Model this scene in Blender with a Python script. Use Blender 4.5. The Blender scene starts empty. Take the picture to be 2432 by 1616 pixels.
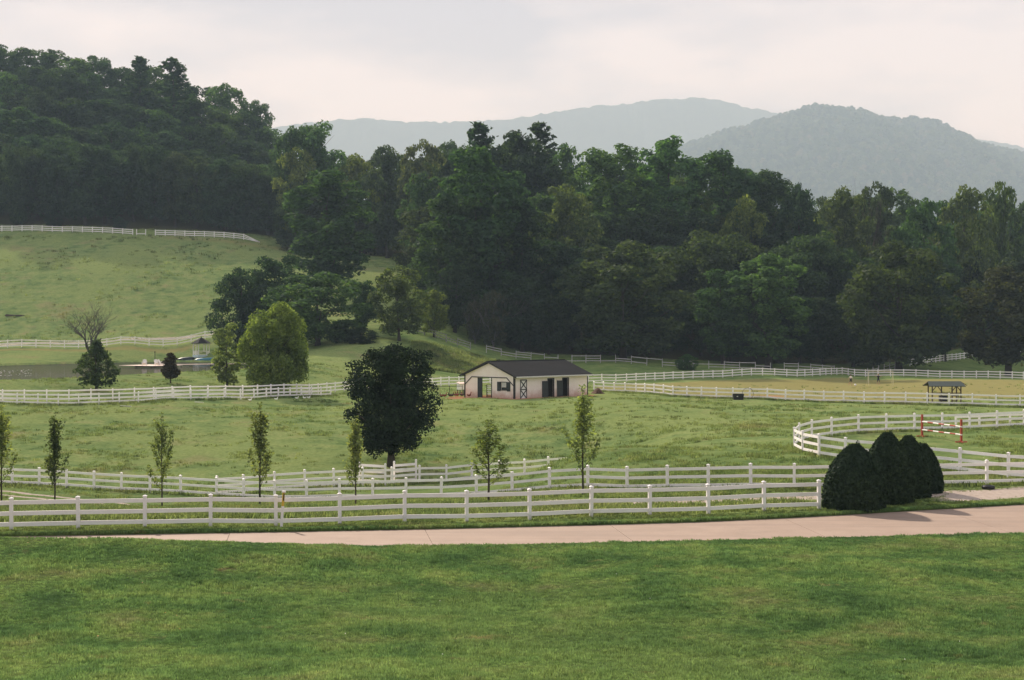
import bpy, math, random
import numpy as np
from mathutils import Vector, Matrix

# ------------------------------------------------------------------ camera, sky, sun, exposure
S = bpy.context.scene
COL = S.collection
FPX, CX, HY, EYE = 3378.0, 1216.0, 785.0, 8.0      # focal length and horizon in photograph pixels, eye height in m
cam = bpy.data.cameras.new('camera')
cam.sensor_width = 36.0
cam.lens = FPX / 2432.0 * 36.0
cam.shift_y = -(808.0 - HY) / 2432.0
cam.clip_start, cam.clip_end = 0.5, 30000.0
camo = bpy.data.objects.new('camera', cam)
camo.location = (0, 0, EYE)
camo.rotation_euler = (math.radians(90), 0, 0)
COL.objects.link(camo)
S.camera = camo

SUN_EL, SUN_AZ = math.radians(35), math.radians(-30)   # azimuth from +y, negative = left
to_sun = Vector((math.sin(SUN_AZ) * math.cos(SUN_EL), math.cos(SUN_AZ) * math.cos(SUN_EL), math.sin(SUN_EL)))
W = bpy.data.worlds.new('World'); S.world = W; W.use_nodes = True
wn, wl = W.node_tree.nodes, W.node_tree.links
wn.clear()
wo = wn.new('ShaderNodeOutputWorld'); bg = wn.new('ShaderNodeBackground')
sky = wn.new('ShaderNodeTexSky'); sky.sky_type = 'NISHITA'; sky.sun_disc = False
sky.sun_elevation = SUN_EL; sky.sun_rotation = SUN_AZ; sky.dust_density = 3.0; sky.altitude = 500
tc = wn.new('ShaderNodeTexCoord'); mp = wn.new('ShaderNodeMapping'); mp.inputs['Scale'].default_value = (1.8, 1.8, 6.0)
mp.inputs['Rotation'].default_value = (0.05, 0.12, 0.4)
nz = wn.new('ShaderNodeTexNoise'); nz.inputs['Scale'].default_value = 2.5; nz.inputs['Detail'].default_value = 5; nz.inputs['Roughness'].default_value = 0.55
rp = wn.new('ShaderNodeValToRGB')
rp.color_ramp.elements[0].position = 0.40; rp.color_ramp.elements[0].color = (7.1, 7.15, 8.7, 1)
rp.color_ramp.elements[1].position = 0.60; rp.color_ramp.elements[1].color = (12.0, 11.2, 11.7, 1)
mx = wn.new('ShaderNodeMix'); mx.data_type = 'RGBA'; mx.inputs['Factor'].default_value = 0.88
wl.new(tc.outputs['Generated'], mp.inputs['Vector']); wl.new(mp.outputs['Vector'], nz.inputs['Vector'])
wl.new(nz.outputs['Fac'], rp.inputs['Fac']); wl.new(sky.outputs['Color'], mx.inputs['A']); wl.new(rp.outputs['Color'], mx.inputs['B'])
wl.new(mx.outputs['Result'], bg.inputs['Color']); wl.new(bg.outputs['Background'], wo.inputs['Surface'])
bg.inputs['Strength'].default_value = 0.047

sun = bpy.data.lights.new('sun', 'SUN'); sun.energy = 5.0; sun.angle = math.radians(1.5); sun.color = (1.0, 0.95, 0.86)
suno = bpy.data.objects.new('sun', sun); suno.rotation_euler = to_sun.to_track_quat('Z', 'Y').to_euler(); suno.location = (0, 0, 60)
COL.objects.link(suno)

S.view_settings.view_transform = 'Standard'; S.view_settings.look = 'None'
S.view_settings.exposure = 0.8; S.view_settings.gamma = 1.0; S.view_settings.use_curve_mapping = False
S.render.engine = 'CYCLES'
cy = S.cycles
cy.use_denoising = True
cy.max_bounces = 6; cy.diffuse_bounces = 3; cy.glossy_bounces = 2; cy.transmission_bounces = 4; cy.volume_bounces = 0; cy.transparent_max_bounces = 6
cy.use_adaptive_sampling = False
cy.caustics_reflective = False; cy.caustics_refractive = False

rng = np.random.default_rng(7)
random.seed(7)

# ------------------------------------------------------------------ helpers
def tag(o, label=None, cat=None, group=None, kind=None):
    if label: o['label'] = label
    if cat: o['category'] = cat
    if group: o['group'] = group
    if kind: o['kind'] = kind
    return o

def empty(name, loc, rz=0.0):
    o = bpy.data.objects.new(name, None); o.location = loc; o.rotation_euler = (0, 0, rz)
    o.empty_display_size = 0.2
    COL.objects.link(o); return o

def link(name, mesh, parent=None):
    o = bpy.data.objects.new(name, mesh); COL.objects.link(o)
    if parent is not None: o.parent = parent
    return o

def np_mesh(name, verts, faces, mat=None, smooth=False, mats=None, midx=None):
    """verts (n,3); faces list of equal-length index rows (array) or a list of tuples"""
    me = bpy.data.meshes.new(name)
    verts = np.asarray(verts, dtype=np.float32)
    if isinstance(faces, np.ndarray):
        nf, k = faces.shape
        me.vertices.add(len(verts)); me.vertices.foreach_set('co', verts.ravel())
        me.loops.add(nf * k); me.loops.foreach_set('vertex_index', faces.astype(np.int32).ravel())
        me.polygons.add(nf); me.polygons.foreach_set('loop_start', np.arange(0, nf * k, k, dtype=np.int32))
        me.update(calc_edges=True)
    else:
        me.from_pydata([tuple(v) for v in verts.tolist()], [], faces)
    for m in (mats or ([mat] if mat else [])): me.materials.append(m)
    if midx is not None: me.polygons.foreach_set('material_index', np.asarray(midx, dtype=np.int32))
    if smooth: me.polygons.foreach_set('use_smooth', np.ones(len(me.polygons), dtype=bool))
    me.validate(); me.update()
    return me

class MB:
    """collects boxes, prisms and tubes for one mesh"""
    def __init__(s): s.v = []; s.f = []; s.m = []
    def add(s, verts, faces, mi=0):
        b = len(s.v); s.v += [tuple(map(float, v)) for v in verts]
        for f in faces: s.f.append(tuple(i + b for i in f)); s.m.append(mi)
        return s
    def box(s, x0, x1, y0, y1, z0, z1, mi=0):
        v = [(x0,y0,z0),(x1,y0,z0),(x1,y1,z0),(x0,y1,z0),(x0,y0,z1),(x1,y0,z1),(x1,y1,z1),(x0,y1,z1)]
        return s.add(v, [(0,3,2,1),(4,5,6,7),(0,1,5,4),(1,2,6,5),(2,3,7,6),(3,0,4,7)], mi)
    def bar(s, a, b, w, h, mi=0, up=(0,0,1)):
        a, b = Vector(a), Vector(b); d = (b - a).normalized(); u = Vector(up)
        if abs(d.dot(u)) > 0.98: u = Vector((0, 1, 0))
        r = d.cross(u).normalized(); u = r.cross(d).normalized()
        v = []
        for p in (a, b):
            for sr, su in ((-1,-1),(1,-1),(1,1),(-1,1)): v.append(p + r * sr * w / 2 + u * su * h / 2)
        return s.add(v, [(3,2,1,0),(4,5,6,7),(0,1,5,4),(1,2,6,5),(2,3,7,6),(3,0,4,7)], mi)
    def tube(s, pts, rad, n=6, mi=0, cap=True):
        pts = [Vector(p) for p in pts]; rings = []
        ref = Vector((0.31, 0.95, 0.1))
        for i, p in enumerate(pts):
            d = (pts[min(i+1, len(pts)-1)] - pts[max(i-1, 0)]).normalized()
            r = d.cross(ref)
            if r.length < 1e-4: r = d.cross(Vector((1, 0, 0)))
            r.normalize(); u = d.cross(r)
            rr = rad[i] if hasattr(rad, '__len__') else rad
            rings.append([p + r * (math.cos(2*math.pi*k/n) * rr) + u * (math.sin(2*math.pi*k/n) * rr) for k in range(n)])
        v = [q for r in rings for q in r]; f = []
        for i in range(len(pts) - 1):
            for k in range(n):
                f.append((i*n + k, i*n + (k+1) % n, (i+1)*n + (k+1) % n, (i+1)*n + k))
        if cap: f += [tuple(range(n-1, -1, -1)), tuple((len(pts)-1)*n + k for k in range(n))]
        return s.add(v, f, mi)
    def lathe(s, prof, n=10, mi=0, c=(0, 0, 0)):
        v = []; f = []
        for r, z in prof:
            for k in range(n): v.append((c[0] + r*math.cos(2*math.pi*k/n), c[1] + r*math.sin(2*math.pi*k/n), c[2] + z))
        for i in range(len(prof) - 1):
            for k in range(n): f.append((i*n+k, i*n+(k+1) % n, (i+1)*n+(k+1) % n, (i+1)*n+k))
        f += [tuple(range(n-1, -1, -1)), tuple((len(prof)-1)*n + k for k in range(n))]
        return s.add(v, f, mi)
    def mesh(s, name, mats, smooth=False):
        mats = mats if isinstance(mats, (list, tuple)) else [mats]
        return np_mesh(name, np.array(s.v), s.f, mats=mats, midx=s.m, smooth=smooth)
    def build(s, name, mats, parent=None, smooth=False):
        return link(name, s.mesh(name, mats, smooth), parent)

# ------------------------------------------------------------------ materials
def new_mat(name):
    m = bpy.data.materials.new(name); m.use_nodes = True
    n = m.node_tree.nodes; n.clear()
    out = n.new('ShaderNodeOutputMaterial')
    return m, n, m.node_tree.links, out

def mixc(n, l, fac, a, b, blend='MIX'):
    x = n.new('ShaderNodeMix'); x.data_type = 'RGBA'; x.blend_type = blend
    for sock, v in (('Factor', fac), ('A', a), ('B', b)):
        if isinstance(v, (int, float)): x.inputs[sock].default_value = v
        elif isinstance(v, tuple): x.inputs[sock].default_value = (*v, 1)
        else: l.new(v, x.inputs[sock])
    return x.outputs['Result']

def noise(n, l, vec, scale, detail=3, rough=0.55):
    t = n.new('ShaderNodeTexNoise'); t.inputs['Scale'].default_value = scale
    t.inputs['Detail'].default_value = detail; t.inputs['Roughness'].default_value = rough
    if vec is not None: l.new(vec, t.inputs['Vector'])
    return t.outputs['Fac']

def ramp(n, l, fac, stops):
    r = n.new('ShaderNodeValToRGB'); e = r.color_ramp.elements
    while len(e) < len(stops): e.new(0.5)
    for i, (p, c) in enumerate(stops):
        e[i].position = p; e[i].color = (*c, 1) if len(c) == 3 else c
    l.new(fac, r.inputs['Fac']); return r.outputs['Color']

def step(n, l, fac, lo, hi):
    m = n.new('ShaderNodeMapRange'); m.inputs['From Min'].default_value = lo; m.inputs['From Max'].default_value = hi
    m.interpolation_type = 'SMOOTHSTEP'
    l.new(fac, m.inputs['Value']); return m.outputs['Result']

def attr(n, name):
    a = n.new('ShaderNodeAttribute'); a.attribute_name = name; return a.outputs['Fac']

def math_(n, l, op, a, b):
    m = n.new('ShaderNodeMath'); m.operation = op
    for i, v in enumerate((a, b)):
        if isinstance(v, (int, float)): m.inputs[i].default_value = v
        else: l.new(v, m.inputs[i])
    return m.outputs[0]

def simple(name, col, rough=0.7, var=0.12, scale=6.0, bump=0.0, spec=0.3, dirt=None):
    m, n, l, out = new_mat(name)
    b = n.new('ShaderNodeBsdfPrincipled'); b.inputs['Roughness'].default_value = rough
    b.inputs['Specular IOR Level'].default_value = spec
    g = n.new('ShaderNodeNewGeometry')
    f = noise(n, l, g.outputs['Position'], scale, 4)
    lo = tuple(c * (1 - var) for c in col); hi = tuple(min(1, c * (1 + var)) for c in col)
    c = ramp(n, l, f, [(0.3, lo), (0.7, hi)])
    if dirt:
        f2 = noise(n, l, g.outputs['Position'], scale * 0.35, 5, 0.65)
        c = mixc(n, l, math_(n, l, 'MULTIPLY', step(n, l, f2, 0.5, 0.72), dirt[1]), c, dirt[0])
    l.new(c, b.inputs['Base Color'])
    if bump:
        bp = n.new('ShaderNodeBump'); bp.inputs['Strength'].default_value = bump; bp.inputs['Distance'].default_value = 0.02
        l.new(f, bp.inputs['Height']); l.new(bp.outputs['Normal'], b.inputs['Normal'])
    l.new(b.outputs['BSDF'], out.inputs['Surface'])
    return m

def grass_nodes(n, l, kind):
    g = n.new('ShaderNodeNewGeometry'); p = g.outputs['Position']
    big = noise(n, l, p, 0.045, 4, 0.6); mid = noise(n, l, p, 0.35, 4, 0.62); fine = noise(n, l, p, 3.2, 4, 0.7)
    if kind == 'lawn':
        c = ramp(n, l, mid, [(0.30, (0.098, 0.179, 0.075)), (0.45, (0.164, 0.271, 0.098)), (0.57, (0.241, 0.332, 0.119)), (0.72, (0.321, 0.336, 0.159))])
        c = mixc(n, l, step(n, l, big, 0.45, 0.7), c, (0.233, 0.325, 0.119))
        bm = n.new('ShaderNodeMapping'); bm.inputs['Rotation'].default_value = (0, 0, 0.1); bm.inputs['Scale'].default_value = (0.05, 0.42, 1); l.new(p, bm.inputs['Vector'])
        c = mixc(n, l, step(n, l, noise(n, l, bm.outputs['Vector'], 1.0, 3, 0.55), 0.42, 0.62), mixc(n, l, 1.0, c, (0.80, 0.84, 0.86), 'MULTIPLY'), c)
        c = mixc(n, l, step(n, l, noise(n, l, p, 0.9, 3, 0.6), 0.62, 0.78), c, (0.288, 0.266, 0.133))
    else:
        c = ramp(n, l, mid, [(0.30, (0.118, 0.185, 0.067)), (0.46, (0.206, 0.281, 0.101)), (0.60, (0.277, 0.329, 0.121)), (0.76, (0.322, 0.310, 0.149))])
        c = mixc(n, l, step(n, l, big, 0.40, 0.68), c, (0.272, 0.329, 0.117))
        c = mixc(n, l, math_(n, l, 'MULTIPLY', step(n, l, noise(n, l, p, 0.12, 4, 0.65), 0.56, 0.7), 0.7), c, (0.314, 0.289, 0.138))
        c = mixc(n, l, math_(n, l, 'MULTIPLY', step(n, l, noise(n, l, p, 0.8, 3, 0.6), 0.58, 0.72), 0.55), c, (0.089, 0.139, 0.050))
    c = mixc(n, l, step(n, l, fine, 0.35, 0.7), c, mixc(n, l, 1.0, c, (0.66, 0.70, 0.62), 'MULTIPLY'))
    return c, p, fine, mid

def ground_mat(name, kind):
    m, n, l, out = new_mat(name)
    c, p, fine, mid = grass_nodes(n, l, kind)
    wob = noise(n, l, p, 0.9, 5, 0.65); wob2 = noise(n, l, p, 4.0, 4, 0.65)
    def masked(c, at, col, lo=0.35, hi=0.65):
        a = math_(n, l, 'ADD', attr(n, at), math_(n, l, 'MULTIPLY', math_(n, l, 'SUBTRACT', wob, 0.5), 0.9))
        a = math_(n, l, 'ADD', a, math_(n, l, 'MULTIPLY', math_(n, l, 'SUBTRACT', wob2, 0.5), 0.6))
        return mixc(n, l, step(n, l, a, lo, hi), c, col)
    if kind == 'meadow':
        lush = ramp(n, l, mid, [(0.3, (0.085, 0.140, 0.045)), (0.6, (0.145, 0.210, 0.065)), (0.75, (0.21, 0.225, 0.08))])
        c = masked(c, 'lush', lush, 0.2, 0.8)
        dryc = ramp(n, l, mid, [(0.3, (0.235, 0.220, 0.085)), (0.55, (0.290, 0.265, 0.102)), (0.75, (0.24, 0.245, 0.092))])
        c = masked(c, 'dry', dryc, 0.25, 0.75)
        c = masked(c, 'soil', ramp(n, l, wob2, [(0.3, (0.34, 0.17, 0.09)), (0.7, (0.46, 0.26, 0.15))]))
        c = masked(c, 'gravel', ramp(n, l, wob2, [(0.3, (0.42, 0.34, 0.27)), (0.7, (0.60, 0.51, 0.43))]))
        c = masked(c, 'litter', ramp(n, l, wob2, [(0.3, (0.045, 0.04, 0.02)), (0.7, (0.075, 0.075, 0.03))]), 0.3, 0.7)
    b = n.new('ShaderNodeBsdfDiffuse'); b.inputs['Roughness'].default_value = 0.6
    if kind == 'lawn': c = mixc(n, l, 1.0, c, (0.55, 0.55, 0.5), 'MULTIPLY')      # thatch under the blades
    l.new(c, b.inputs['Color'])
    bp = n.new('ShaderNodeBump'); bp.inputs['Strength'].default_value = 0.9; bp.inputs['Distance'].default_value = 0.12
    l.new(noise(n, l, p, 2.2, 6, 0.75), bp.inputs['Height']); l.new(bp.outputs['Normal'], b.inputs['Normal'])
    l.new(b.outputs['BSDF'], out.inputs['Surface'])
    return m

def blade_mat(name, kind, gain):
    m, n, l, out = new_mat(name)
    c, p, fine, mid = grass_nodes(n, l, kind)
    oi = n.new('ShaderNodeObjectInfo')
    c = mixc(n, l, 1.0, c, ramp(n, l, oi.outputs['Random'], [(0, tuple(0.6*gain*k for k in (1,1,1))), (0.85, tuple(1.2*gain*k for k in (1,1,1))), (1, (1.35*gain, 1.3*gain, 1.2*gain))]), 'MULTIPLY')
    d = n.new('ShaderNodeBsdfDiffuse'); t = n.new('ShaderNodeBsdfTranslucent'); ms = n.new('ShaderNodeMixShader'); ms.inputs[0].default_value = 0.38
    l.new(c, d.inputs['Color']); l.new(mixc(n, l, 1.0, c, (1.05, 1.05, 0.85), 'MULTIPLY'), t.inputs['Color'])
    l.new(d.outputs[0], ms.inputs[1]); l.new(t.outputs[0], ms.inputs[2]); l.new(ms.outputs[0], out.inputs['Surface'])
    return m

def leaf_mat(name, trans=0.33):
    """colour comes from the object's own colour; leaves vary one by one"""
    m, n, l, out = new_mat(name)
    oi = n.new('ShaderNodeObjectInfo'); g = n.new('ShaderNodeNewGeometry')
    a = n.new('ShaderNodeAttribute'); a.attribute_name = 'tone'
    c = mixc(n, l, 1.0, oi.outputs['Color'], ramp(n, l, a.outputs['Fac'], [(0, (0.55, 0.6, 0.55)), (0.5, (0.95, 0.95, 0.9)), (0.88, (1.28, 1.26, 1.12)), (1.0, (1.6, 1.45, 1.1))]), 'MULTIPLY')
    f = noise(n, l, g.outputs['Position'], 0.28, 3)
    c = mixc(n, l, step(n, l, f, 0.35, 0.68), mixc(n, l, 1.0, c, (0.78, 0.84, 0.85), 'MULTIPLY'), mixc(n, l, 1.0, c, (1.1, 1.08, 0.95), 'MULTIPLY'))
    d = n.new('ShaderNodeBsdfDiffuse'); t = n.new('ShaderNodeBsdfTranslucent'); ms = n.new('ShaderNodeMixShader'); ms.inputs[0].default_value = trans
    l.new(c, d.inputs['Color']); l.new(mixc(n, l, 1.0, c, (1.25, 1.3, 0.55), 'MULTIPLY'), t.inputs['Color'])
    l.new(d.outputs[0], ms.inputs[1]); l.new(t.outputs[0], ms.inputs[2])
    gl = n.new('ShaderNodeBsdfGlossy'); gl.inputs['Roughness'].default_value = 0.5; gl.inputs['Color'].default_value = (0.8, 0.85, 0.9, 1)
    m2 = n.new('ShaderNodeMixShader'); m2.inputs[0].default_value = 0.008
    l.new(ms.outputs[0], m2.inputs[1]); l.new(gl.outputs[0], m2.inputs[2]); l.new(m2.outputs[0], out.inputs['Surface'])
    return m

M = {}
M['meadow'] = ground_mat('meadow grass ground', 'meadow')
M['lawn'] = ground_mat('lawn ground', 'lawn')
M['blade_lawn'] = blade_mat('lawn blades', 'lawn', 1.15)
M['blade_meadow'] = blade_mat('meadow blades', 'meadow', 0.95)
M['leaf'] = leaf_mat('leaf', 0.48)
M['leaf_thin'] = leaf_mat('thin leaf', 0.5)
M['leaf_dark'] = leaf_mat('dark leaf', 0.12)
M['bark'] = simple('bark', (0.055, 0.045, 0.036), 0.9, 0.3, 3.0)
M['bark_grey'] = simple('grey bark', (0.16, 0.145, 0.13), 0.9, 0.25, 3.0)
M['white'] = simple('white fence vinyl', (0.86, 0.81, 0.785), 0.45, 0.03, 2.0, dirt=((0.62, 0.56, 0.48), 0.35))
def post_mat():
    m, n, l, out = new_mat('white fence post, stained at the foot')
    b = n.new('ShaderNodeBsdfPrincipled'); b.inputs['Roughness'].default_value = 0.45
    t = n.new('ShaderNodeTexCoord'); sp = n.new('ShaderNodeSeparateXYZ'); l.new(t.outputs['Object'], sp.inputs[0]); g = n.new('ShaderNodeNewGeometry')
    f = noise(n, l, g.outputs['Position'], 3.0, 5, 0.65)
    z = math_(n, l, 'ADD', sp.outputs['Z'], math_(n, l, 'MULTIPLY', math_(n, l, 'SUBTRACT', f, 0.5), 0.5))
    k = n.new('ShaderNodeMapRange'); k.inputs['From Min'].default_value = 0.0; k.inputs['From Max'].default_value = 0.26; k.inputs['To Min'].default_value = 0.75; k.inputs['To Max'].default_value = 0.0; l.new(z, k.inputs['Value'])
    c = mixc(n, l, k.outputs['Result'], (0.86, 0.81, 0.785), (0.36, 0.36, 0.25))
    c = mixc(n, l, math_(n, l, 'MULTIPLY', step(n, l, f, 0.56, 0.75), 0.3), c, (0.60, 0.56, 0.48))
    l.new(c, b.inputs['Base Color']); l.new(b.outputs['BSDF'], out.inputs['Surface']); return m
M['white_post'] = post_mat()
M['shaded_white'] = simple('white fence board toned down for shade', (0.46, 0.44, 0.42), 0.7, 0.2, 3.0)  # darker copy of the fence white, the wood's shade put into the colour
M['grey_wood'] = simple('weathered pale fence board', (0.24, 0.23, 0.22), 0.8, 0.2, 4.0)
def drive_mat():
    m, n, l, out = new_mat('tan concrete drive')
    b = n.new('ShaderNodeBsdfPrincipled'); b.inputs['Roughness'].default_value = 0.85
    g = n.new('ShaderNodeNewGeometry'); p = g.outputs['Position']; mp = n.new('ShaderNodeMapping'); mp.inputs['Rotation'].default_value = (0, 0, -0.12); mp.inputs['Scale'].default_value = (0.05, 1.1, 1.0); l.new(p, mp.inputs['Vector'])
    c = ramp(n, l, noise(n, l, p, 0.7, 5, 0.6), [(0.3, (0.248, 0.178, 0.130)), (0.7, (0.298, 0.218, 0.162))])
    c = mixc(n, l, math_(n, l, 'MULTIPLY', step(n, l, noise(n, l, mp.outputs['Vector'], 1.0, 3, 0.5), 0.48, 0.68), 0.55), c, (0.205, 0.150, 0.112))   # wheel tracks
    c = mixc(n, l, math_(n, l, 'MULTIPLY', step(n, l, noise(n, l, p, 0.25, 5, 0.7), 0.56, 0.7), 0.45), c, (0.20, 0.145, 0.105))
    c = mixc(n, l, step(n, l, noise(n, l, p, 14.0, 4, 0.7), 0.4, 0.75), c, mixc(n, l, 1.0, c, (0.84, 0.83, 0.82), 'MULTIPLY'))
    l.new(c, b.inputs['Base Color']); l.new(b.outputs['BSDF'], out.inputs['Surface']); return m
M['concrete'] = drive_mat()
M['dark_trim'] = simple('dark painted trim', (0.022, 0.020, 0.019), 0.6, 0.2)
M['dark_door'] = simple('dark green painted board', (0.026, 0.032, 0.031), 0.6, 0.2)
M['roof'] = simple('charcoal shingle', (0.0095, 0.0105, 0.012), 0.9, 0.35, 7.0, bump=0.4, spec=0.08)
M['gutter'] = simple('pale gutter', (0.60, 0.57, 0.55), 0.5, 0.05)
M['interior'] = simple('unlit boards', (0.10, 0.075, 0.06), 0.9, 0.3)
M['green_roof'] = simple('dark green shingle', (0.035, 0.050, 0.045), 0.8, 0.25)
M['stain_wood'] = simple('brown stained post', (0.075, 0.052, 0.030), 0.8, 0.25)
M['red_paint'] = simple('red paint', (0.36, 0.055, 0.03), 0.5, 0.12)
M['white_paint'] = simple('white paint', (0.82, 0.78, 0.74), 0.5, 0.04)
M['black'] = simple('black rubber', (0.014, 0.014, 0.015), 0.55, 0.2)
M['blue_boat'] = simple('blue boat hull', (0.05, 0.20, 0.28), 0.35, 0.1)
M['pale_boat'] = simple('pale boat hull', (0.55, 0.65, 0.70), 0.35, 0.1)
M['dark_boat'] = simple('dark boat hull', (0.02, 0.03, 0.035), 0.4, 0.1)
M['dock'] = simple('sunbleached dock board', (0.60, 0.48, 0.40), 0.8, 0.12)
M['slate'] = simple('slate grey shingle', (0.020, 0.019, 0.021), 0.9, 0.2, spec=0.08)
M['yellow'] = simple('yellow plastic', (0.62, 0.40, 0.05), 0.5, 0.08)
M['hen'] = simple('rust brown feather', (0.16, 0.045, 0.018), 0.8, 0.35, 30)
M['hen_dark'] = simple('dark feather', (0.035, 0.018, 0.012), 0.8, 0.3, 30)
M['duck'] = simple('white feather', (0.82, 0.80, 0.72), 0.8, 0.05)
M['orange'] = simple('orange bill', (0.6, 0.25, 0.04), 0.6, 0.05)
M['comb'] = simple('red comb', (0.45, 0.03, 0.02), 0.6, 0.05)
M['skin'] = simple('skin', (0.46, 0.27, 0.19), 0.6, 0.06)
M['manure'] = simple('dark brown straw heap', (0.09, 0.05, 0.032), 0.95, 0.45, 4.0, bump=0.6)
M['goal'] = simple('pale goal tube', (0.72, 0.66, 0.5), 0.5, 0.05)
M['steel'] = simple('galvanised pipe', (0.30, 0.29, 0.28), 0.45, 0.1)
M['log'] = simple('rotten log', (0.07, 0.05, 0.035), 0.95, 0.3)

def barn_mat():
    m, n, l, out = new_mat('pink white barn siding')
    b = n.new('ShaderNodeBsdfPrincipled'); b.inputs['Roughness'].default_value = 0.7
    t = n.new('ShaderNodeTexCoord'); sp = n.new('ShaderNodeSeparateXYZ'); l.new(t.outputs['Object'], sp.inputs[0])
    f = noise(n, l, t.outputs['Object'], 1.3, 5, 0.6); f2 = noise(n, l, t.outputs['Object'], 7, 4)
    c = ramp(n, l, f, [(0.3, (0.88, 0.745, 0.69)), (0.7, (0.93, 0.825, 0.775))])
    z = math_(n, l, 'ADD', sp.outputs['Z'], math_(n, l, 'MULTIPLY', math_(n, l, 'SUBTRACT', f, 0.5), 1.5))     # splashed red soil, ragged upper edge
    k = n.new('ShaderNodeMapRange'); k.inputs['From Min'].default_value = 0.15; k.inputs['From Max'].default_value = 1.15
    k.inputs['To Min'].default_value = 0.85; k.inputs['To Max'].default_value = 0.0; l.new(z, k.inputs['Value'])
    c = mixc(n, l, k.outputs['Result'], c, ramp(n, l, f2, [(0.3, (0.50, 0.29, 0.19)), (0.7, (0.62, 0.42, 0.31))]))
    w = n.new('ShaderNodeTexWave'); w.wave_type = 'BANDS'; w.bands_direction = 'Z'; w.wave_profile = 'SAW'; w.inputs['Scale'].default_value = 1.9
    l.new(t.outputs['Object'], w.inputs['Vector'])
    bp = n.new('ShaderNodeBump'); bp.inputs['Strength'].default_value = 0.8; bp.inputs['Distance'].default_value = 0.025
    l.new(w.outputs['Fac'], bp.inputs['Height']); l.new(bp.outputs['Normal'], b.inputs['Normal'])
    l.new(c, b.inputs['Base Color']); l.new(b.outputs['BSDF'], out.inputs['Surface'])
    return m
M['barn'] = barn_mat()

def water_mat():
    m, n, l, out = new_mat('murky pond water')
    d = n.new('ShaderNodeBsdfDiffuse'); d.inputs['Color'].default_value = (0.036, 0.036, 0.028, 1)
    gl = n.new('ShaderNodeBsdfGlossy'); gl.inputs['Roughness'].default_value = 0.07; gl.inputs['Color'].default_value = (0.9, 0.92, 0.95, 1)
    g = n.new('ShaderNodeNewGeometry'); mp = n.new('ShaderNodeMapping'); mp.inputs['Scale'].default_value = (0.6, 1.0, 1)
    l.new(g.outputs['Position'], mp.inputs['Vector'])
    bp = n.new('ShaderNodeBump'); bp.inputs['Strength'].default_value = 0.03; bp.inputs['Distance'].default_value = 0.03
    l.new(noise(n, l, mp.outputs['Vector'], 1.4, 4, 0.6), bp.inputs['Height']); l.new(bp.outputs['Normal'], gl.inputs['Normal'])
    ms = n.new('ShaderNodeMixShader'); ms.inputs[0].default_value = 0.34
    l.new(d.outputs[0], ms.inputs[1]); l.new(gl.outputs[0], ms.inputs[2]); l.new(ms.outputs[0], out.inputs['Surface']); return m
M['water'] = water_mat()

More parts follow.
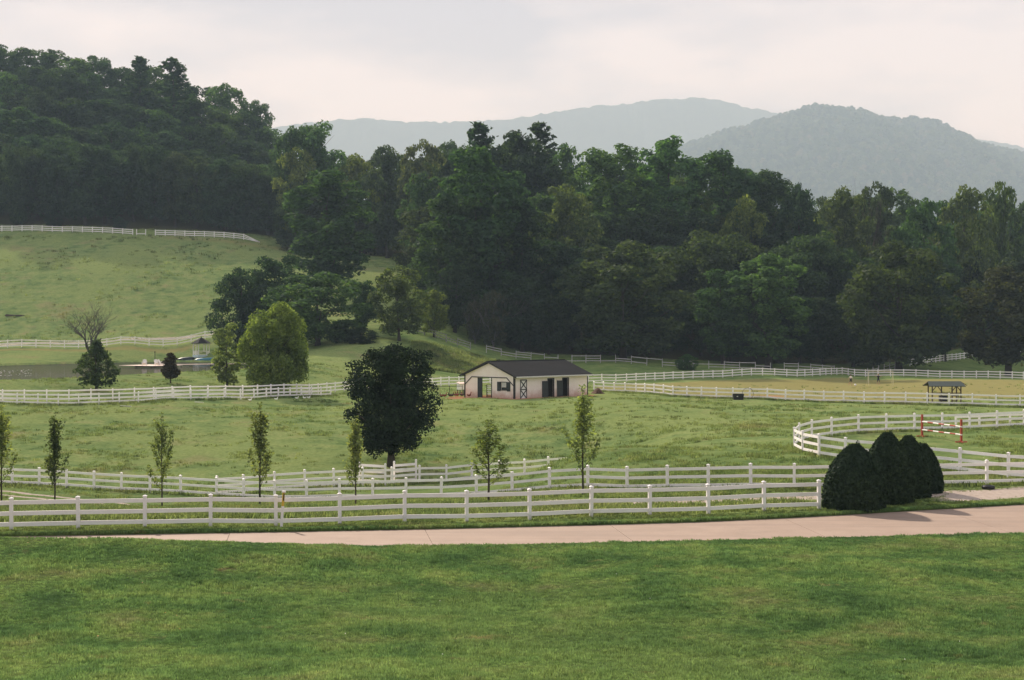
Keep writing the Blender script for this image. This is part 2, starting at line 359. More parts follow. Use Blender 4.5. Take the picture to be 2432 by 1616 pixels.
# ------------------------------------------------------------------ terrain
def wx(px, D): return D * (px - CX) / FPX
ctrl = []   # (px, D, z)
def C(px, D, z): ctrl.append((px, D, z))
for px in (-500, 0, 600, 1216, 1700, 2000, 2432, 2950):
    C(px, 46, 0); C(px, 54, 0)
for px, D in ((-400,57),(27,57),(500,58),(961,59.3),(1404,61.1),(1814,62.7),(1945,63.6),(2200,66),(2432,69),(2950,72)): C(px, D, 0)
for px, D, z in ((-400,75,-1.4),(0,75,-1.4),(600,75,-1.4),(1000,76,-1.3),(1160,76,-1.15),(1385,74,-.65),
    (-400,100,-2.9),(47,100,-2.95),(376,98,-3.2),(652,93,-3.05),(800,90,-2.8),(1047,88,-2.4),(1180,85,-1.9),(1305,82,-1.3),(1489,78,-.8),(1681,75,-.4),(1886,72,-.06),(2344,73,0),(2950,74,0),
    (-400,125,-1.6),(-400,149,.45),(-400,152,.45),(0,125,-1.6),(0,149,.45),(0,152,.45),(400,125,-1.8),(400,154,.45),(400,158,.5),(700,100,-3.1),(760,130,-1.6),(690,168,.15),(808,178,0),
    (861,101,-3.16),(930,103,-3.2),(930,112,-2.7),(1000,140,-.9),(1060,104,-3.1),(1121,104,-3.0),(1246,108,-3.1),(1320,112,-3.15),(1390,113,-3.0),(1290,93,-1.7),
    (1345,97,-.78),(1420,100,-.4),(1500,100,-.2),(1650,95,-.1),(1500,130,-.1),(1300,130,-1.0),(1150,130,-1.4),(1100,160,0),(1250,160,0),(1390,180,0),(1800,130,0),
    (1100,180,0),(1250,190,0),(1060,203,0.1),(1400,222,0),(1600,231,0),(1880,244,0),(2005,257,0),(2200,247,0),(2402,233,0),(2950,215,0),
    (1400,180,0),(1700,165,0),(2000,155,0),(2432,146,0),(2950,140,0),(1882,96,0),(2100,111,0),(2432,117,0),(2300,90,0),(2950,100,0),(2200,190,0),(1800,200,0),
    (1450,252,2.0),(1562,252,1.6),(1781,252,.9),(1900,254,.7),(2000,265,.9),(2100,260,.5),(2161,268,1.2),(2342,312,2.3),(2427,330,3.0),(2950,320,3),
    (1300,285,7),(1500,285,6.5),(1800,285,4),(2000,290,4),(2200,300,3.5),(1200,310,14),(1500,325,20),(1800,325,18),(2100,340,14),(2432,370,9),(2950,370,8),
    (1200,430,34),(1500,430,30),(2000,430,18),(2432,430,12),(2950,430,12),(1500,600,22),(2000,600,14),(2432,600,12),(2950,600,12),
    (976,262,7.5),(1086,258,5.2),(1142,258,4.1),(1227,260,2.9),(1050,225,1.67),(1050,232,2.2),(1050,242,4.3),(1130,235,1.8),(1200,235,1.0),(950,215,1.3),
    (640,192,1.8),(700,203,2.8),(740,205,2.95),(820,205,1.9),(890,203,.9),(870,250,6.9),(780,240,5),(680,245,4),(890,290,11.9),(873,380,26.9),(1049,370,24.3),(1000,300,14.5),
    (32,286,4.46),(300,288,5.2),(486,291,6.2),(-400,286,4.2),(620,280,5.5),
    (0,300,5.6),(250,302,6.3),(486,304,7.4),(-400,300,5.5),(-400,340,17),(0,340,17),(300,340,17),(600,338,17),(-400,370,27),(0,370,27),(300,370,27),(600,368,25),
    (-400,400,36),(24,400,35.8),(322,400,34.8),(480,400,34.2),(616,400,33),(760,398,30),
    (-400,460,57),(0,460,56),(300,460,55),(600,450,48),(760,440,42),(870,430,37),(1049,430,34),(-400,560,97),(0,560,97),(300,560,90),(600,560,66),(870,560,52),(1049,560,40),(0,640,104),(600,640,76),(1049,640,36),(-400,640,104),
    # pond shore
    (-400,156,.8),(0,156,.8),(0,164.5,2.0),(150,167,2.0),(150,158,.8),(300,182,2.0),(300,160,.7),(400,194,2.0),(400,167,.9),(500,202,2.05),(500,171,.85),(560,206,2.1),(590,177,1.0),(610,228,2.4),(-400,164.5,2.0),
    (-400,245,2.0),(0,249,2.0),(100,258,2.0),(180,265,2.0),(300,275,2.05),(400,279,2.05),(520,275,2.1),(600,256,2.3),(478,281.5,3.2)):
    C(px, D, z)
ctrl = np.array(ctrl, dtype=float)
KS = 2.2
def feat(s, D): return np.stack([np.asarray(s) * KS, np.log(np.asarray(D))], -1)
cp = feat((ctrl[:, 0] - CX) / FPX, ctrl[:, 1])
def tps(r2): return np.where(r2 > 1e-12, 0.5 * r2 * np.log(np.maximum(r2, 1e-12)), 0.0)
nC = len(cp)
A = np.zeros((nC + 3, nC + 3)); d2 = ((cp[:, None] - cp[None]) ** 2).sum(-1)
A[:nC, :nC] = tps(d2) + np.eye(nC) * 2e-5
A[:nC, nC] = 1; A[:nC, nC+1:] = cp; A[nC:, :nC] = A[:nC, nC:].T
wts = np.linalg.solve(A, np.concatenate([ctrl[:, 2], [0, 0, 0]]))

def interp(x, pts): p = np.array(pts); return np.interp(x, p[:, 0], p[:, 1])
FAR = [(-120,49),(-60,52.6),(-19.5,55.7),(-14.4,56.3),(-8.7,57),(-2.3,57.9),(3.2,58.9),(7.7,59.8),(11.4,61),(14.4,62.1),(16.5,63),(23.7,65.9),(45,78),(120,125)]
NEAR = [(-120,44),(-60,48.2),(-18.5,51.4),(0,53),(10,54.4),(20.2,56),(45,65),(120,110)]
POND = np.array([(wx(px, D), D) for px, D in ((-600,166),(-100,165.5),(0,166),(150,169),(300,185),(400,196),(480,202),(540,206),(585,214),(605,228),(595,250),(560,264),(520,273),(400,277),(300,273),(180,263),(100,256),(0,247),(-100,244),(-600,240))])

def pond_sd(x, y):
    """signed distance to the pond outline, positive inside"""
    P = np.stack([x, y], -1); n = len(POND)
    best = np.full(x.shape, 1e9); inside = np.zeros(x.shape, bool)
    for i in range(n):
        a, b = POND[i], POND[(i+1) % n]; ab = b - a
        t = np.clip(((P - a) @ ab) / (ab @ ab), 0, 1)
        dd = np.hypot(P[..., 0] - a[0] - t*ab[0], P[..., 1] - a[1] - t*ab[1]); best = np.minimum(best, dd)
        cross = ((a[1] > y) != (b[1] > y)) & (x < (b[0]-a[0]) * (y - a[1]) / (b[1] - a[1] + 1e-12) + a[0])
        inside ^= cross
    return np.where(inside, best, -best)

def vnoise(x, y, seed=0):
    """smooth value noise, about -1..1"""
    xi, yi = np.floor(x).astype(np.int64), np.floor(y).astype(np.int64); fx, fy = x - xi, y - yi
    def h(a, b):
        k = (a * 374761393 + b * 668265263 + seed * 974711) & 0x7fffffff
        k = ((k ^ (k >> 13)) * 1274126177) & 0x7fffffff
        return ((k ^ (k >> 16)) & 0xffff) / 32767.5 - 1
    u, v = fx*fx*(3-2*fx), fy*fy*(3-2*fy)
    return (h(xi, yi)*(1-u) + h(xi+1, yi)*u)*(1-v) + (h(xi, yi+1)*(1-u) + h(xi+1, yi+1)*u)*v

WATER_Z = 1.85
def ground(x, y):
    """height of the land beyond the drive"""
    x = np.atleast_1d(np.asarray(x, float)); y = np.atleast_1d(np.asarray(y, float))
    D = np.clip(y, 46, 620); s = np.clip(x / np.maximum(y, 20), -0.50, 0.50)
    q = feat(s, D).reshape(-1, 2); out = np.empty(len(q))
    for i in range(0, len(q), 20000):
        c = q[i:i+20000]; r2 = ((c[:, None] - cp[None]) ** 2).sum(-1)
        out[i:i+20000] = tps(r2) @ wts[:nC] + wts[nC] + c @ wts[nC+1:]
    z = out.reshape(x.shape)
    z = z + 0.05 * vnoise(x / 2.3, y / 2.3, 3) * np.clip((y - 66) / 20, 0, 1) + 0.12 * vnoise(x / 9, y / 9, 4) * np.clip((y - 66) / 30, 0, 1)
    far = np.clip((y - 600) / 900, 0, 1); z = z * (1 - far) + 6 * far
    near = (y > 140) & (y < 320) & (x < 0)
    if near.any():
        sd = pond_sd(x[near], y[near]); zz = z[near]
        zz = np.where(sd > 0, np.minimum(zz, WATER_Z - 0.08 - np.minimum(sd * 0.25, 1.2)), np.where(sd > -6, np.maximum(zz, WATER_Z + 0.40) * np.clip(1 + sd/6, 0, 1) + zz * np.clip(-sd/6, 0, 1), zz))
        z = z.copy(); z[near] = zz
    return z
def gz(x, y): return float(ground(np.array([x]), np.array([y]))[0])
def at(px, D):
    x = wx(px, D); return Vector((x, D, gz(x, D)))

BUMP = [(-60,1.1),(-30,1.02),(-17.6,.82),(-14.5,.72),(-12.6,.63),(-9.5,.52),(-6.6,.31),(-4.6,.09),(-3,0),(60,0)]
def lawn_z(x, y):
    x = np.asarray(x, float); y = np.asarray(y, float)
    z = 6.0 * np.clip(1 - y / 45.0, 0, 1.4) ** 2
    nr = interp(x, NEAR); b = interp(x, BUMP); t = y - (nr - 2.0)
    prof = np.where(t < 0, np.exp(-(t / 5.5) ** 2), np.clip(1 - t / 2.0, 0, 1) ** 0.8)
    z = z + b * prof + 0.05 * vnoise(x / 2.7, y / 2.7, 9) * np.clip((nr - y) / 4, 0, 1) + 0.16 * vnoise(x / 8, y / 6, 11) * np.clip((nr - y) / 6, 0, 1)
    return z + 0.03

def grid_mesh(name, X, Y, Z, mat, attrs=None):
    r, c = X.shape
    v = np.stack([X.ravel(), Y.ravel(), Z.ravel()], -1)
    i = np.arange((r-1) * (c-1)); a = (i // (c-1)) * c + i % (c-1)
    f = np.stack([a, a+1, a+c+1, a+c], -1)
    me = np_mesh(name, v, f, mat, smooth=True)
    for k, val in (attrs or {}).items():
        at_ = me.attributes.new(k, 'FLOAT', 'POINT'); at_.data.foreach_set('value', val.ravel().astype(np.float32))
    return me

def poly_dist(x, y, pts):
    P = np.stack([x, y], -1); best = np.full(x.shape, 1e9)
    for a, b in zip(pts[:-1], pts[1:]):
        a, b = np.array(a, float), np.array(b, float); ab = b - a
        t = np.clip(((P - a) @ ab) / (ab @ ab), 0, 1)
        best = np.minimum(best, np.hypot(P[..., 0] - a[0] - t*ab[0], P[..., 1] - a[1] - t*ab[1]))
    return best
def pth(*pd): return [(wx(px, D), D) for px, D in pd]
LANE = pth((-500,104),(0,95),(150,90.5),(262,87),(400,82),(600,79.5),(800,78.2),(1000,76.2),(1160,74.3),(1300,71.5),(1404,69.6),(1543,68.6),(1680,68.3),(1820,68.2),(1945,68.6),(2100,69.2),(2250,69.5),(2432,70.5),(2900,73))
BARN_N = Vector((0.26, 164.2, 0)); BARN_A = math.radians(46.0); BW, BL, BH, BR = 8.2, 12.9, 2.72, 4.25

def terrain_attrs(x, y):
    at_ = {}
    s = x / y * FPX + CX
    d = poly_dist(x, y, LANE)
    rut = np.maximum(np.exp(-((d - 0.95) / 0.45) ** 2), 0)
    rightside = np.clip((s - 1330) / 180, 0, 1)
    gr = np.maximum(rut * np.where(s < 1150, 0.85, 0.72), np.exp(-(d / 1.1) ** 4) * 0.8 * rightside)
    gr = np.maximum(gr, np.clip((s - 2195) / 60, 0, 1) * np.exp(-((y - (interp(x, FAR) + 3.6)) / 2.0) ** 4) * 0.95)
    at_['gravel'] = gr * 0.95
    bx, by = x - BARN_N.x, y - BARN_N.y
    lx = bx * math.cos(BARN_A) + by * math.sin(BARN_A); ly = -bx * math.sin(BARN_A) + by * math.cos(BARN_A)
    bd = np.hypot(np.maximum(np.maximum(-lx, lx - BL), 0), np.maximum(np.maximum(-ly, ly - BW), 0))
    soil = np.exp(-(bd / 1.5) ** 2) * 0.85
    soil = np.maximum(soil, 0.8 * np.exp(-((s - 1085) / 32) ** 2 - ((y - 170) / 4.5) ** 2))
    soil = np.maximum(soil, 0.62 * np.exp(-(np.abs((s - 1810) / 75)) ** 4 - ((y - 172) / 4.5) ** 2))
    soil = np.maximum(soil, 0.55 * np.exp(-(poly_dist(x, y, pth((1400,191),(1600,177),(1900,164),(2000,160))) / 1.3) ** 2))
    kroad = poly_dist(x, y, pth((-500,292),(0,293.5),(300,296),(486,299.5),(620,305)))
    soil = np.maximum(soil, 0.0)
    at_['soil'] = soil
    at_['gravel'] = np.maximum(at_['gravel'], 0.62 * np.exp(-(kroad / 2.3) ** 4))
    # dry sandy grass of the riding arena
    front = np.interp(s, [1400,1500,1600,1700,1800,1900,2000,2200,2432,2900], [189,183,174.5,169,165,162,158,153,148.5,142])
    back = np.interp(s, [1400,1470,1604,1793,1886,2005,2033,2112,2234,2402,2900], [219,221,231,242,244,257,252,249,243,233,212])
    ins = np.clip((y - front) / 2.5, 0, 1) * np.clip((back - 3 - y) / 6, 0, 1) * np.clip((s - 1405) / 25, 0, 1)
    dry = ins * (0.92 - 0.5 * np.clip((s - 2200) / 150, 0, 1) * np.clip((172 - y) / 10, 0, 1) - 0.35 * np.clip((170 - y) / 12, 0, 1) - 0.3*np.clip((y-225)/20,0,1)*np.clip((s-2050)/80,0,1))
    dry = np.maximum(dry, 0.75 * np.exp(-(poly_dist(x, y, pth((-500,283),(32,283),(300,285),(440,287))) / 2.6) ** 2))   # worn bank under the pond fence
    dry = np.maximum(dry, 0.55 * np.exp(-(poly_dist(x, y, pth((400,398),(520,397),(640,394),(760,392))) / 4.0) ** 2))
    dry = np.maximum(dry, 0.42 * np.clip((s - 1100) / 250, 0, 1) * np.clip((1750 - s) / 200, 0, 1) * np.exp(-((y - 66.5) / 3.0) ** 4))
    at_['dry'] = dry
    lush = np.exp(-((y - interp(x, FAR)) / 2.6) ** 2) * 0.9
    lush = np.maximum(lush, 0.55 * np.exp(-((y - 86) / 18.0) ** 4))
    lush = np.maximum(lush, 0.45 * np.clip((s - 1850) / 60, 0, 1) * np.exp(-((y - 95) / 22) ** 4))
    lush = np.maximum(lush, 0.4 * np.clip((y - 380) / 14, 0, 1))
    lush = np.maximum(lush, 0.6 * np.clip((s - 900) / 60, 0, 1) * np.clip((y - 206) / 14, 0, 1) * (1 - np.clip(ins*2, 0, 1)))
    at_['lush'] = lush
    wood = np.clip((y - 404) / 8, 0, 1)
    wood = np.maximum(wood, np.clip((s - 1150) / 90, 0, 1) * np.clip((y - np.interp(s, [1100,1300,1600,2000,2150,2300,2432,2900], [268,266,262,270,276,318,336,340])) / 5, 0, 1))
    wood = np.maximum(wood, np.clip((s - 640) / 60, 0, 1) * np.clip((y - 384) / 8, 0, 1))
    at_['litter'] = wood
    return at_

def far_edge_D(s):
    D = np.full(s.shape, 58.0)
    for _ in range(30): D = 0.5 * D + 0.5 * interp(s * D, FAR)
    return D
cols = np.concatenate([np.linspace(-0.95, -0.40, 22)[:-1], np.linspace(-0.40, 0.40, 560), np.linspace(0.40, 0.95, 22)[1:]])
D0 = far_edge_D(cols)
R1 = 620
tt = np.linspace(0, 1, R1)
rows = D0[None] * (640.0 / D0[None]) ** tt[:, None]
far_rows = np.geomspace(660, 9600, 35)[:, None] * np.ones_like(cols)[None]
YY = np.concatenate([rows, far_rows], 0); XX = YY * cols[None]
XX = np.clip(XX, -7600, 7600)
ZZ = ground(XX, YY); ZZ[0] = 0.02
# turf lip dropping to the drive
YY = np.concatenate([YY[:1], YY], 0); XX = np.concatenate([XX[:1], XX], 0); ZZ = np.concatenate([np.full((1, len(cols)), -0.22), ZZ], 0)
YY[0] -= 0.015
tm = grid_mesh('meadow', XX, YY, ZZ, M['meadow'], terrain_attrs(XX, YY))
tag(link('meadow', tm), kind='structure')

# lawn in front
lx_ = np.concatenate([np.linspace(-110, -26, 30)[:-1], np.linspace(-26, 26, 240), np.linspace(26, 110, 30)[1:]])
tv = np.linspace(0, 1, 220); nr_ = interp(lx_, NEAR)
LY = -25 + (nr_[None] + 25) * tv[:, None] ** 0.75; LX = np.repeat(lx_[None], len(tv), 0)
LZ = lawn_z(LX, LY)
LX = np.concatenate([LX, LX[-1:]], 0); LY = np.concatenate([LY, LY[-1:] + 0.01], 0); LZ = np.concatenate([LZ, np.full((1, len(lx_)), -0.25)], 0)
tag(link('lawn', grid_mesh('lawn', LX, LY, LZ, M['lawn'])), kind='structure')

# concrete drive in cast slabs
drive = empty('driveway', (0, 0, 0)); tag(drive, kind='structure')
edges = [-118, -96, -74, -54, -38, -30, -23.4, -17, -10.9, -3.2, 4.4, 12.0, 19.6, 27.5, 36, 46, 60, 80, 118]
for a, b in zip(edges[:-1], edges[1:]):
    n = 7; v = []; g = 0.009
    for k in range(n):
        x = a + g + (b - a - 2*g) * k / (n-1); sk = 0.16
        yn, yf = float(interp(x, NEAR)) - 0.5, float(interp(x, FAR)) + 0.35
        for yy, xx in ((yn, x + sk * 2.5), (yf, x - sk * 2.5)):
            v += [(xx, yy, -0.07), (xx, yy, -0.20)]
    f = []
    for k in range(n-1):
        i, j = 4*k, 4*(k+1)
        f += [(i, j, j+2, i+2), (i, i+1, j+1, j), (i+2, j+2, j+3, i+3)]
    f += [(0, 2, 3, 1), (4*(n-1), 4*(n-1)+1, 4*(n-1)+3, 4*(n-1)+2)]
    link('slab', np_mesh('slab', np.array(v), f, M['concrete']), drive)
bv, bf = [], []
for k, x in enumerate(np.linspace(-117, 117, 60)):
    bv += [(x, float(interp(x, NEAR)) - 0.3, -0.205), (x, float(interp(x, FAR)) + 0.2, -0.205)]
    if k: bf.append((2*k-2, 2*k, 2*k+1, 2*k-1))
link('joint_bed', np_mesh('joint_bed', np.array(bv), bf, M['log']), drive)

# pond
pv = [(p[0], p[1], WATER_Z) for p in (POND + (POND - POND.mean(0)) * 0.03)]
tag(link('pond_water', np_mesh('pond_water', np.array(pv), [tuple(range(len(pv)))], M['water'])), kind='structure')

# ------------------------------------------------------------------ foliage generators
def leaves(pos, nrm, size, r, tri=False, droop=0.0, aspect=1.5, fold=True):
    """one small rhombic leaf (or spray) per position, facing roughly along nrm; returns verts, faces"""
    n = len(pos); nrm = nrm / np.linalg.norm(nrm, axis=1, keepdims=True)
    t = r.normal(size=(n, 3)); t[:, 2] -= droop * 2.0
    t -= nrm * (t * nrm).sum(1, keepdims=True); t /= np.linalg.norm(t, axis=1, keepdims=True) + 1e-9
    b = np.cross(nrm, t); s = size[:, None]
    L, Wd = s * aspect * 0.5, s * 0.5
    v = np.stack([pos - t*L, pos + b*Wd - nrm*s*0.08, pos + t*L - nrm*s*0.15, pos - b*Wd - nrm*s*0.08], 1).reshape(-1, 3)
    f = np.arange(n * 4).reshape(n, 4)
    return v, f

def leaf_mesh(name, pos, nrm, size, r, mat, **kw):
    v, f = leaves(pos, nrm, size, r, **kw)
    me = np_mesh(name, v, f, mat)
    a = me.attributes.new('tone', 'FLOAT', 'FACE'); a.data.foreach_set('value', r.random(len(f)).astype(np.float32))
    return me

def sphere_dirs(n, r):
    d = r.normal(size=(n, 3)); return d / np.linalg.norm(d, axis=1, keepdims=True)

def puff_crown(name, seed, z0, z1, rad, prof, n_puff, per, leaf, mat, puff=(0.2, 0.32), flat=0.75, inner=0.35, rough=0.35, aspect=1.5):
    """crown of overlapping billows; prof(t) gives the outline radius (0..1) at height fraction t"""
    r = np.random.default_rng(seed); P = []; Nn = []; Sz = []
    for k in range(n_puff):
        t = (k + r.random()) / n_puff; t = 1 - (1 - t) ** 0.82
        pr = prof(t) * rad; a = r.random() * 2 * math.pi + k * 2.399
        rr = rad * r.uniform(*puff)
        core = r.random() < inner
        q = pr * (r.uniform(0.0, 0.5) if core else r.uniform(0.72, 1.0)) - rr * 0.45
        q = max(q, 0.0)
        c = np.array([q * math.cos(a), q * math.sin(a), z0 + (z1 - z0) * t - rr * 0.35])
        m = int(per * (rr / (rad * 0.26)) ** 1.6 * r.uniform(0.75, 1.25)); d = sphere_dirs(m, r)
        d[:, 2] = np.where(r.random(m) < 0.55, np.abs(d[:, 2]), d[:, 2])
        shell = rr * (1 - 0.45 * r.random(m) ** 2.2) * (1 + 0.16 * np.sin(d[:, 0]*7 + k) * np.cos(d[:, 1]*6 - k))
        p = c + d * shell[:, None] * np.array([1, 1, flat])
        P.append(p); Nn.append(d + r.normal(size=(m, 3)) * rough + np.array([0, 0, 0.25])); Sz.append(leaf * r.uniform(0.65, 1.3, m))
    return leaf_mesh(name, np.concatenate(P), np.concatenate(Nn), np.concatenate(Sz), r, mat, aspect=aspect)

def trunk_mesh(name, seed, h, r0, crown0, spread, n_limb=7, mat=None, fork=1, lean=0.02):
    r = np.random.default_rng(seed); mb = MB()
    for k in range(fork):
        a = k * 2*math.pi / max(fork, 1) + 0.4; off = (r0 * 0.9 if fork > 1 else 0)
        x, y = off*math.cos(a), off*math.sin(a); dx, dy = (0.10*math.cos(a), 0.10*math.sin(a)) if fork > 1 else (r.normal()*lean, r.normal()*lean)
        pts, rad = [], []
        for i in range(7):
            t = i / 6; zz = h * t * 0.9
            pts.append((x + dx*zz + 0.012*h*math.sin(2.1*t + seed + k)*t, y + dy*zz + 0.012*h*math.cos(1.7*t + seed)*t, zz - 0.15))
            rad.append((r0 / math.sqrt(fork)) * (1.35 if i == 0 else 1) * (1 - 0.88*t) + 0.01)
        mb.tube(pts, rad, 7)
        for j in range(n_limb):
            t = crown0 + (0.86 - crown0) * (j + r.random()*0.6) / n_limb; i0 = Vector(pts[0]).lerp(Vector(pts[-1]), t)
            idx = t * 6; lo = int(idx); i0 = Vector(pts[lo]).lerp(Vector(pts[min(lo+1, 6)]), idx - lo)
            aa = r.random()*6.28 + j*2.4; L = spread * (1 - 0.5*t) * r.uniform(0.7, 1.0)
            d = Vector((math.cos(aa), math.sin(aa), r.uniform(0.45, 0.95)))
            p1 = i0 + d*L*0.5; p2 = i0 + d*L + Vector((0, 0, L*0.18)); rr = r0 * (1 - 0.85*t) * 0.5 / math.sqrt(fork)
            mb.tube([i0, p1, p2], [rr, rr*0.65, rr*0.15 + 0.004], 5)
    return mb.mesh(name, mat or M['bark'], smooth=True)

PROTO = {}   # name -> (crown mesh, trunk mesh, height, width)
def proto(key, crown, trunk, h, w): PROTO[key] = (crown, trunk, h, w)
pr_round = lambda t: min(1.0, 0.66 + 0.8*t) if t < 0.42 else max(0.0, 1 - ((t - 0.42) / 0.62) ** 2.2) ** 0.5
pr_tall = lambda t: 0.58 + 0.42 * math.sin(min(1, t / 0.55) * math.pi / 2) if t < 0.58 else max(0.0, 1 - ((t - 0.58) / 0.47) ** 2.2) ** 0.5
pr_cone = lambda t: max(0.06, (1 - t) ** 0.7) * (0.8 + 0.2 * min(1, t * 6))
pr_col = lambda t: 0.35 + 0.65 * math.sin(min(1.0, t * 1.02 + 0.12) * math.pi) ** 0.7 if t < 0.9 else 0.35
for i in range(5):
    proto(f'round{i}', puff_crown('crown', 20+i, 3.2, 20, 7.0, pr_round, 100, 165, 0.41, M['leaf'], puff=(0.15, 0.27), flat=0.85, rough=0.5), trunk_mesh('trunk', 40+i, 20, 0.42, 0.2, 7), 20, 14)
for i in range(4):
    proto(f'tall{i}', puff_crown('crown', 60+i, 4.0, 26, 6.0, pr_tall, 104, 165, 0.43, M['leaf'], puff=(0.17, 0.29), flat=0.9, rough=0.5), trunk_mesh('trunk', 70+i, 26, 0.45, 0.22, 6), 26, 12)
for i in range(2):
    proto(f'loose{i}', puff_crown('crown', 80+i, 3.0, 18, 6.0, pr_round, 80, 120, 0.42, M['leaf'], puff=(0.17, 0.29), inner=0.3, rough=0.6), trunk_mesh('trunk', 85+i, 18, 0.3, 0.15, 6.5, 12), 18, 12)
for i in range(2):
    proto(f'fine{i}', puff_crown('crown', 90+i, 2.2, 18, 7.5, pr_round, 70, 260, 0.36, M['leaf'], puff=(0.18, 0.28), rough=0.55), trunk_mesh('trunk', 95+i, 18, 0.35, 0.2, 7), 18, 15)
def pine(seed):
    r = np.random.default_rng(seed); P = []; Nn = []; Sz = []; H = 24.0
    for k in range(19):
        t = k / 18; z = 6 + (H - 6) * t; L = 4.6 * (1 - t) ** 0.5 + 0.7
        for j in range(6):
            a = r.random() * 6.28; l0 = L * r.uniform(0.6, 1.05); m = 26
            u = r.random(m) ** 0.6; d = np.array([math.cos(a), math.sin(a), 0.18])
            p = np.array([0, 0, z]) + u[:, None] * l0 * d + r.normal(size=(m, 3)) * np.array([0.28, 0.28, 0.13])
            p[:, 2] += 0.25 * l0 * u ** 2
            P.append(p); Nn.append(r.normal(size=(m, 3)) * 0.5 + np.array([0, 0, 0.9])); Sz.append(r.uniform(0.3, 0.6, m))
    me = leaf_mesh('crown', np.concatenate(P), np.concatenate(Nn), np.concatenate(Sz), r, M['leaf'], aspect=2.2)
    proto(f'pine{seed}', me, trunk_mesh('trunk', seed, H, 0.35, 0.3, 3.5, 10), H, 9.0)
pine(1); pine(2)
proto('willow', puff_crown('crown', 123, 1.3, 10.0, 4.3, lambda t: 0.86 + 0.14*math.sin(min(1, t/0.4)*math.pi/2) if t < 0.45 else max(0.0, 1 - ((t - 0.45)/0.58)**2)**0.5, 84, 330, 0.17, M['leaf_thin'], puff=(0.2, 0.32), flat=1.15, rough=0.8, inner=0.3, aspect=2.6), trunk_mesh('trunk', 3, 8.5, 0.34, 0.2, 4.2, 6, fork=3), 10.0, 8.6)
proto('maple', puff_crown('crown', 133, 1.75, 9.6, 3.75, lambda t: 0.5 + 1.5*t if t < 0.3 else (0.95 + 0.05*math.sin(t*5) if t < 0.62 else 0.97*max(0.0, 1 - ((t - 0.62)/0.42)**2.6)**0.5), 170, 330, 0.15, M['leaf_dark'], puff=(0.16, 0.25), inner=0.35, flat=0.95, aspect=1.3, rough=0.5), trunk_mesh('trunk', 131, 8.5, 0.30, 0.16, 3.5, 9), 9.6, 7.5)
proto('smalltree', puff_crown('crown', 140, 0.9, 6.0, 2.35, lambda t: 0.75 + 0.8*t if t < 0.3 else max(0.12, 1 - ((t - 0.3)/0.72)**1.35), 95, 46, 0.16, M['leaf_thin'], puff=(0.14, 0.27), rough=0.9, inner=0.3, aspect=2.6), trunk_mesh('trunk', 141, 5.6, 0.14, 0.15, 2.2, 9), 6.0, 4.6)
proto('slender', puff_crown('crown', 150, 0.8, 8.0, 1.9, pr_tall, 50, 80, 0.2, M['leaf_thin'], puff=(0.22, 0.36), rough=0.8, inner=0.2), trunk_mesh('trunk', 151, 7.6, 0.11, 0.12, 2.2, 12), 8.0, 3.8)
proto('dwarf', puff_crown('crown', 160, 0.85, 3.7, 1.1, lambda t: min(1, 0.6 + 1.4*t) if t < 0.3 else max(0.0, 1 - ((t - 0.3)/0.74)**1.7)**0.7, 60, 110, 0.11, M['leaf_dark'], puff=(0.22, 0.34), rough=0.6), trunk_mesh('trunk', 161, 3.2, 0.07, 0.2, 1.0, 5), 3.7, 2.2)

def bare_tree(seed, H, spread, r0, depth=5, mat='bark'):
    r = random.Random(seed); mb = MB()
    def grow(p, d, L, rad, k):
        q = p + d*L*0.5 + Vector((r.gauss(0, .05), r.gauss(0, .05), .02))*L; e = p + d*L + Vector((r.gauss(0, .08), r.gauss(0, .08), .05))*L
        mb.tube([p, q, e], [rad, rad*0.82, rad*0.62], 6 if k < 2 else 3, cap=False)
        if k >= depth: return
        for j in range(2 if r.random() < 0.35 else 3):
            nd = (d + Vector((r.gauss(0, spread), r.gauss(0, spread), r.gauss(0.16, 0.22)))).normalized()
            grow(e if r.random() < .7 else q, nd, L * r.uniform(0.62, 0.82), rad * 0.55, k+1)
    for a in (0.3, 1.6, 2.9, 4.2, 5.3):
        grow(Vector((0.06*math.cos(a), 0.06*math.sin(a), H*0.10)), Vector((0.5*math.cos(a), 0.5*math.sin(a), 1)).normalized(), H*0.27, r0*0.55, 1)
    mb.tube([(0, 0, -0.2), (0, 0, H*0.06), (0, 0, H*0.13)], [r0*1.3, r0, r0*0.9], 8)
    return mb.mesh('trunk', M[mat], smooth=True)

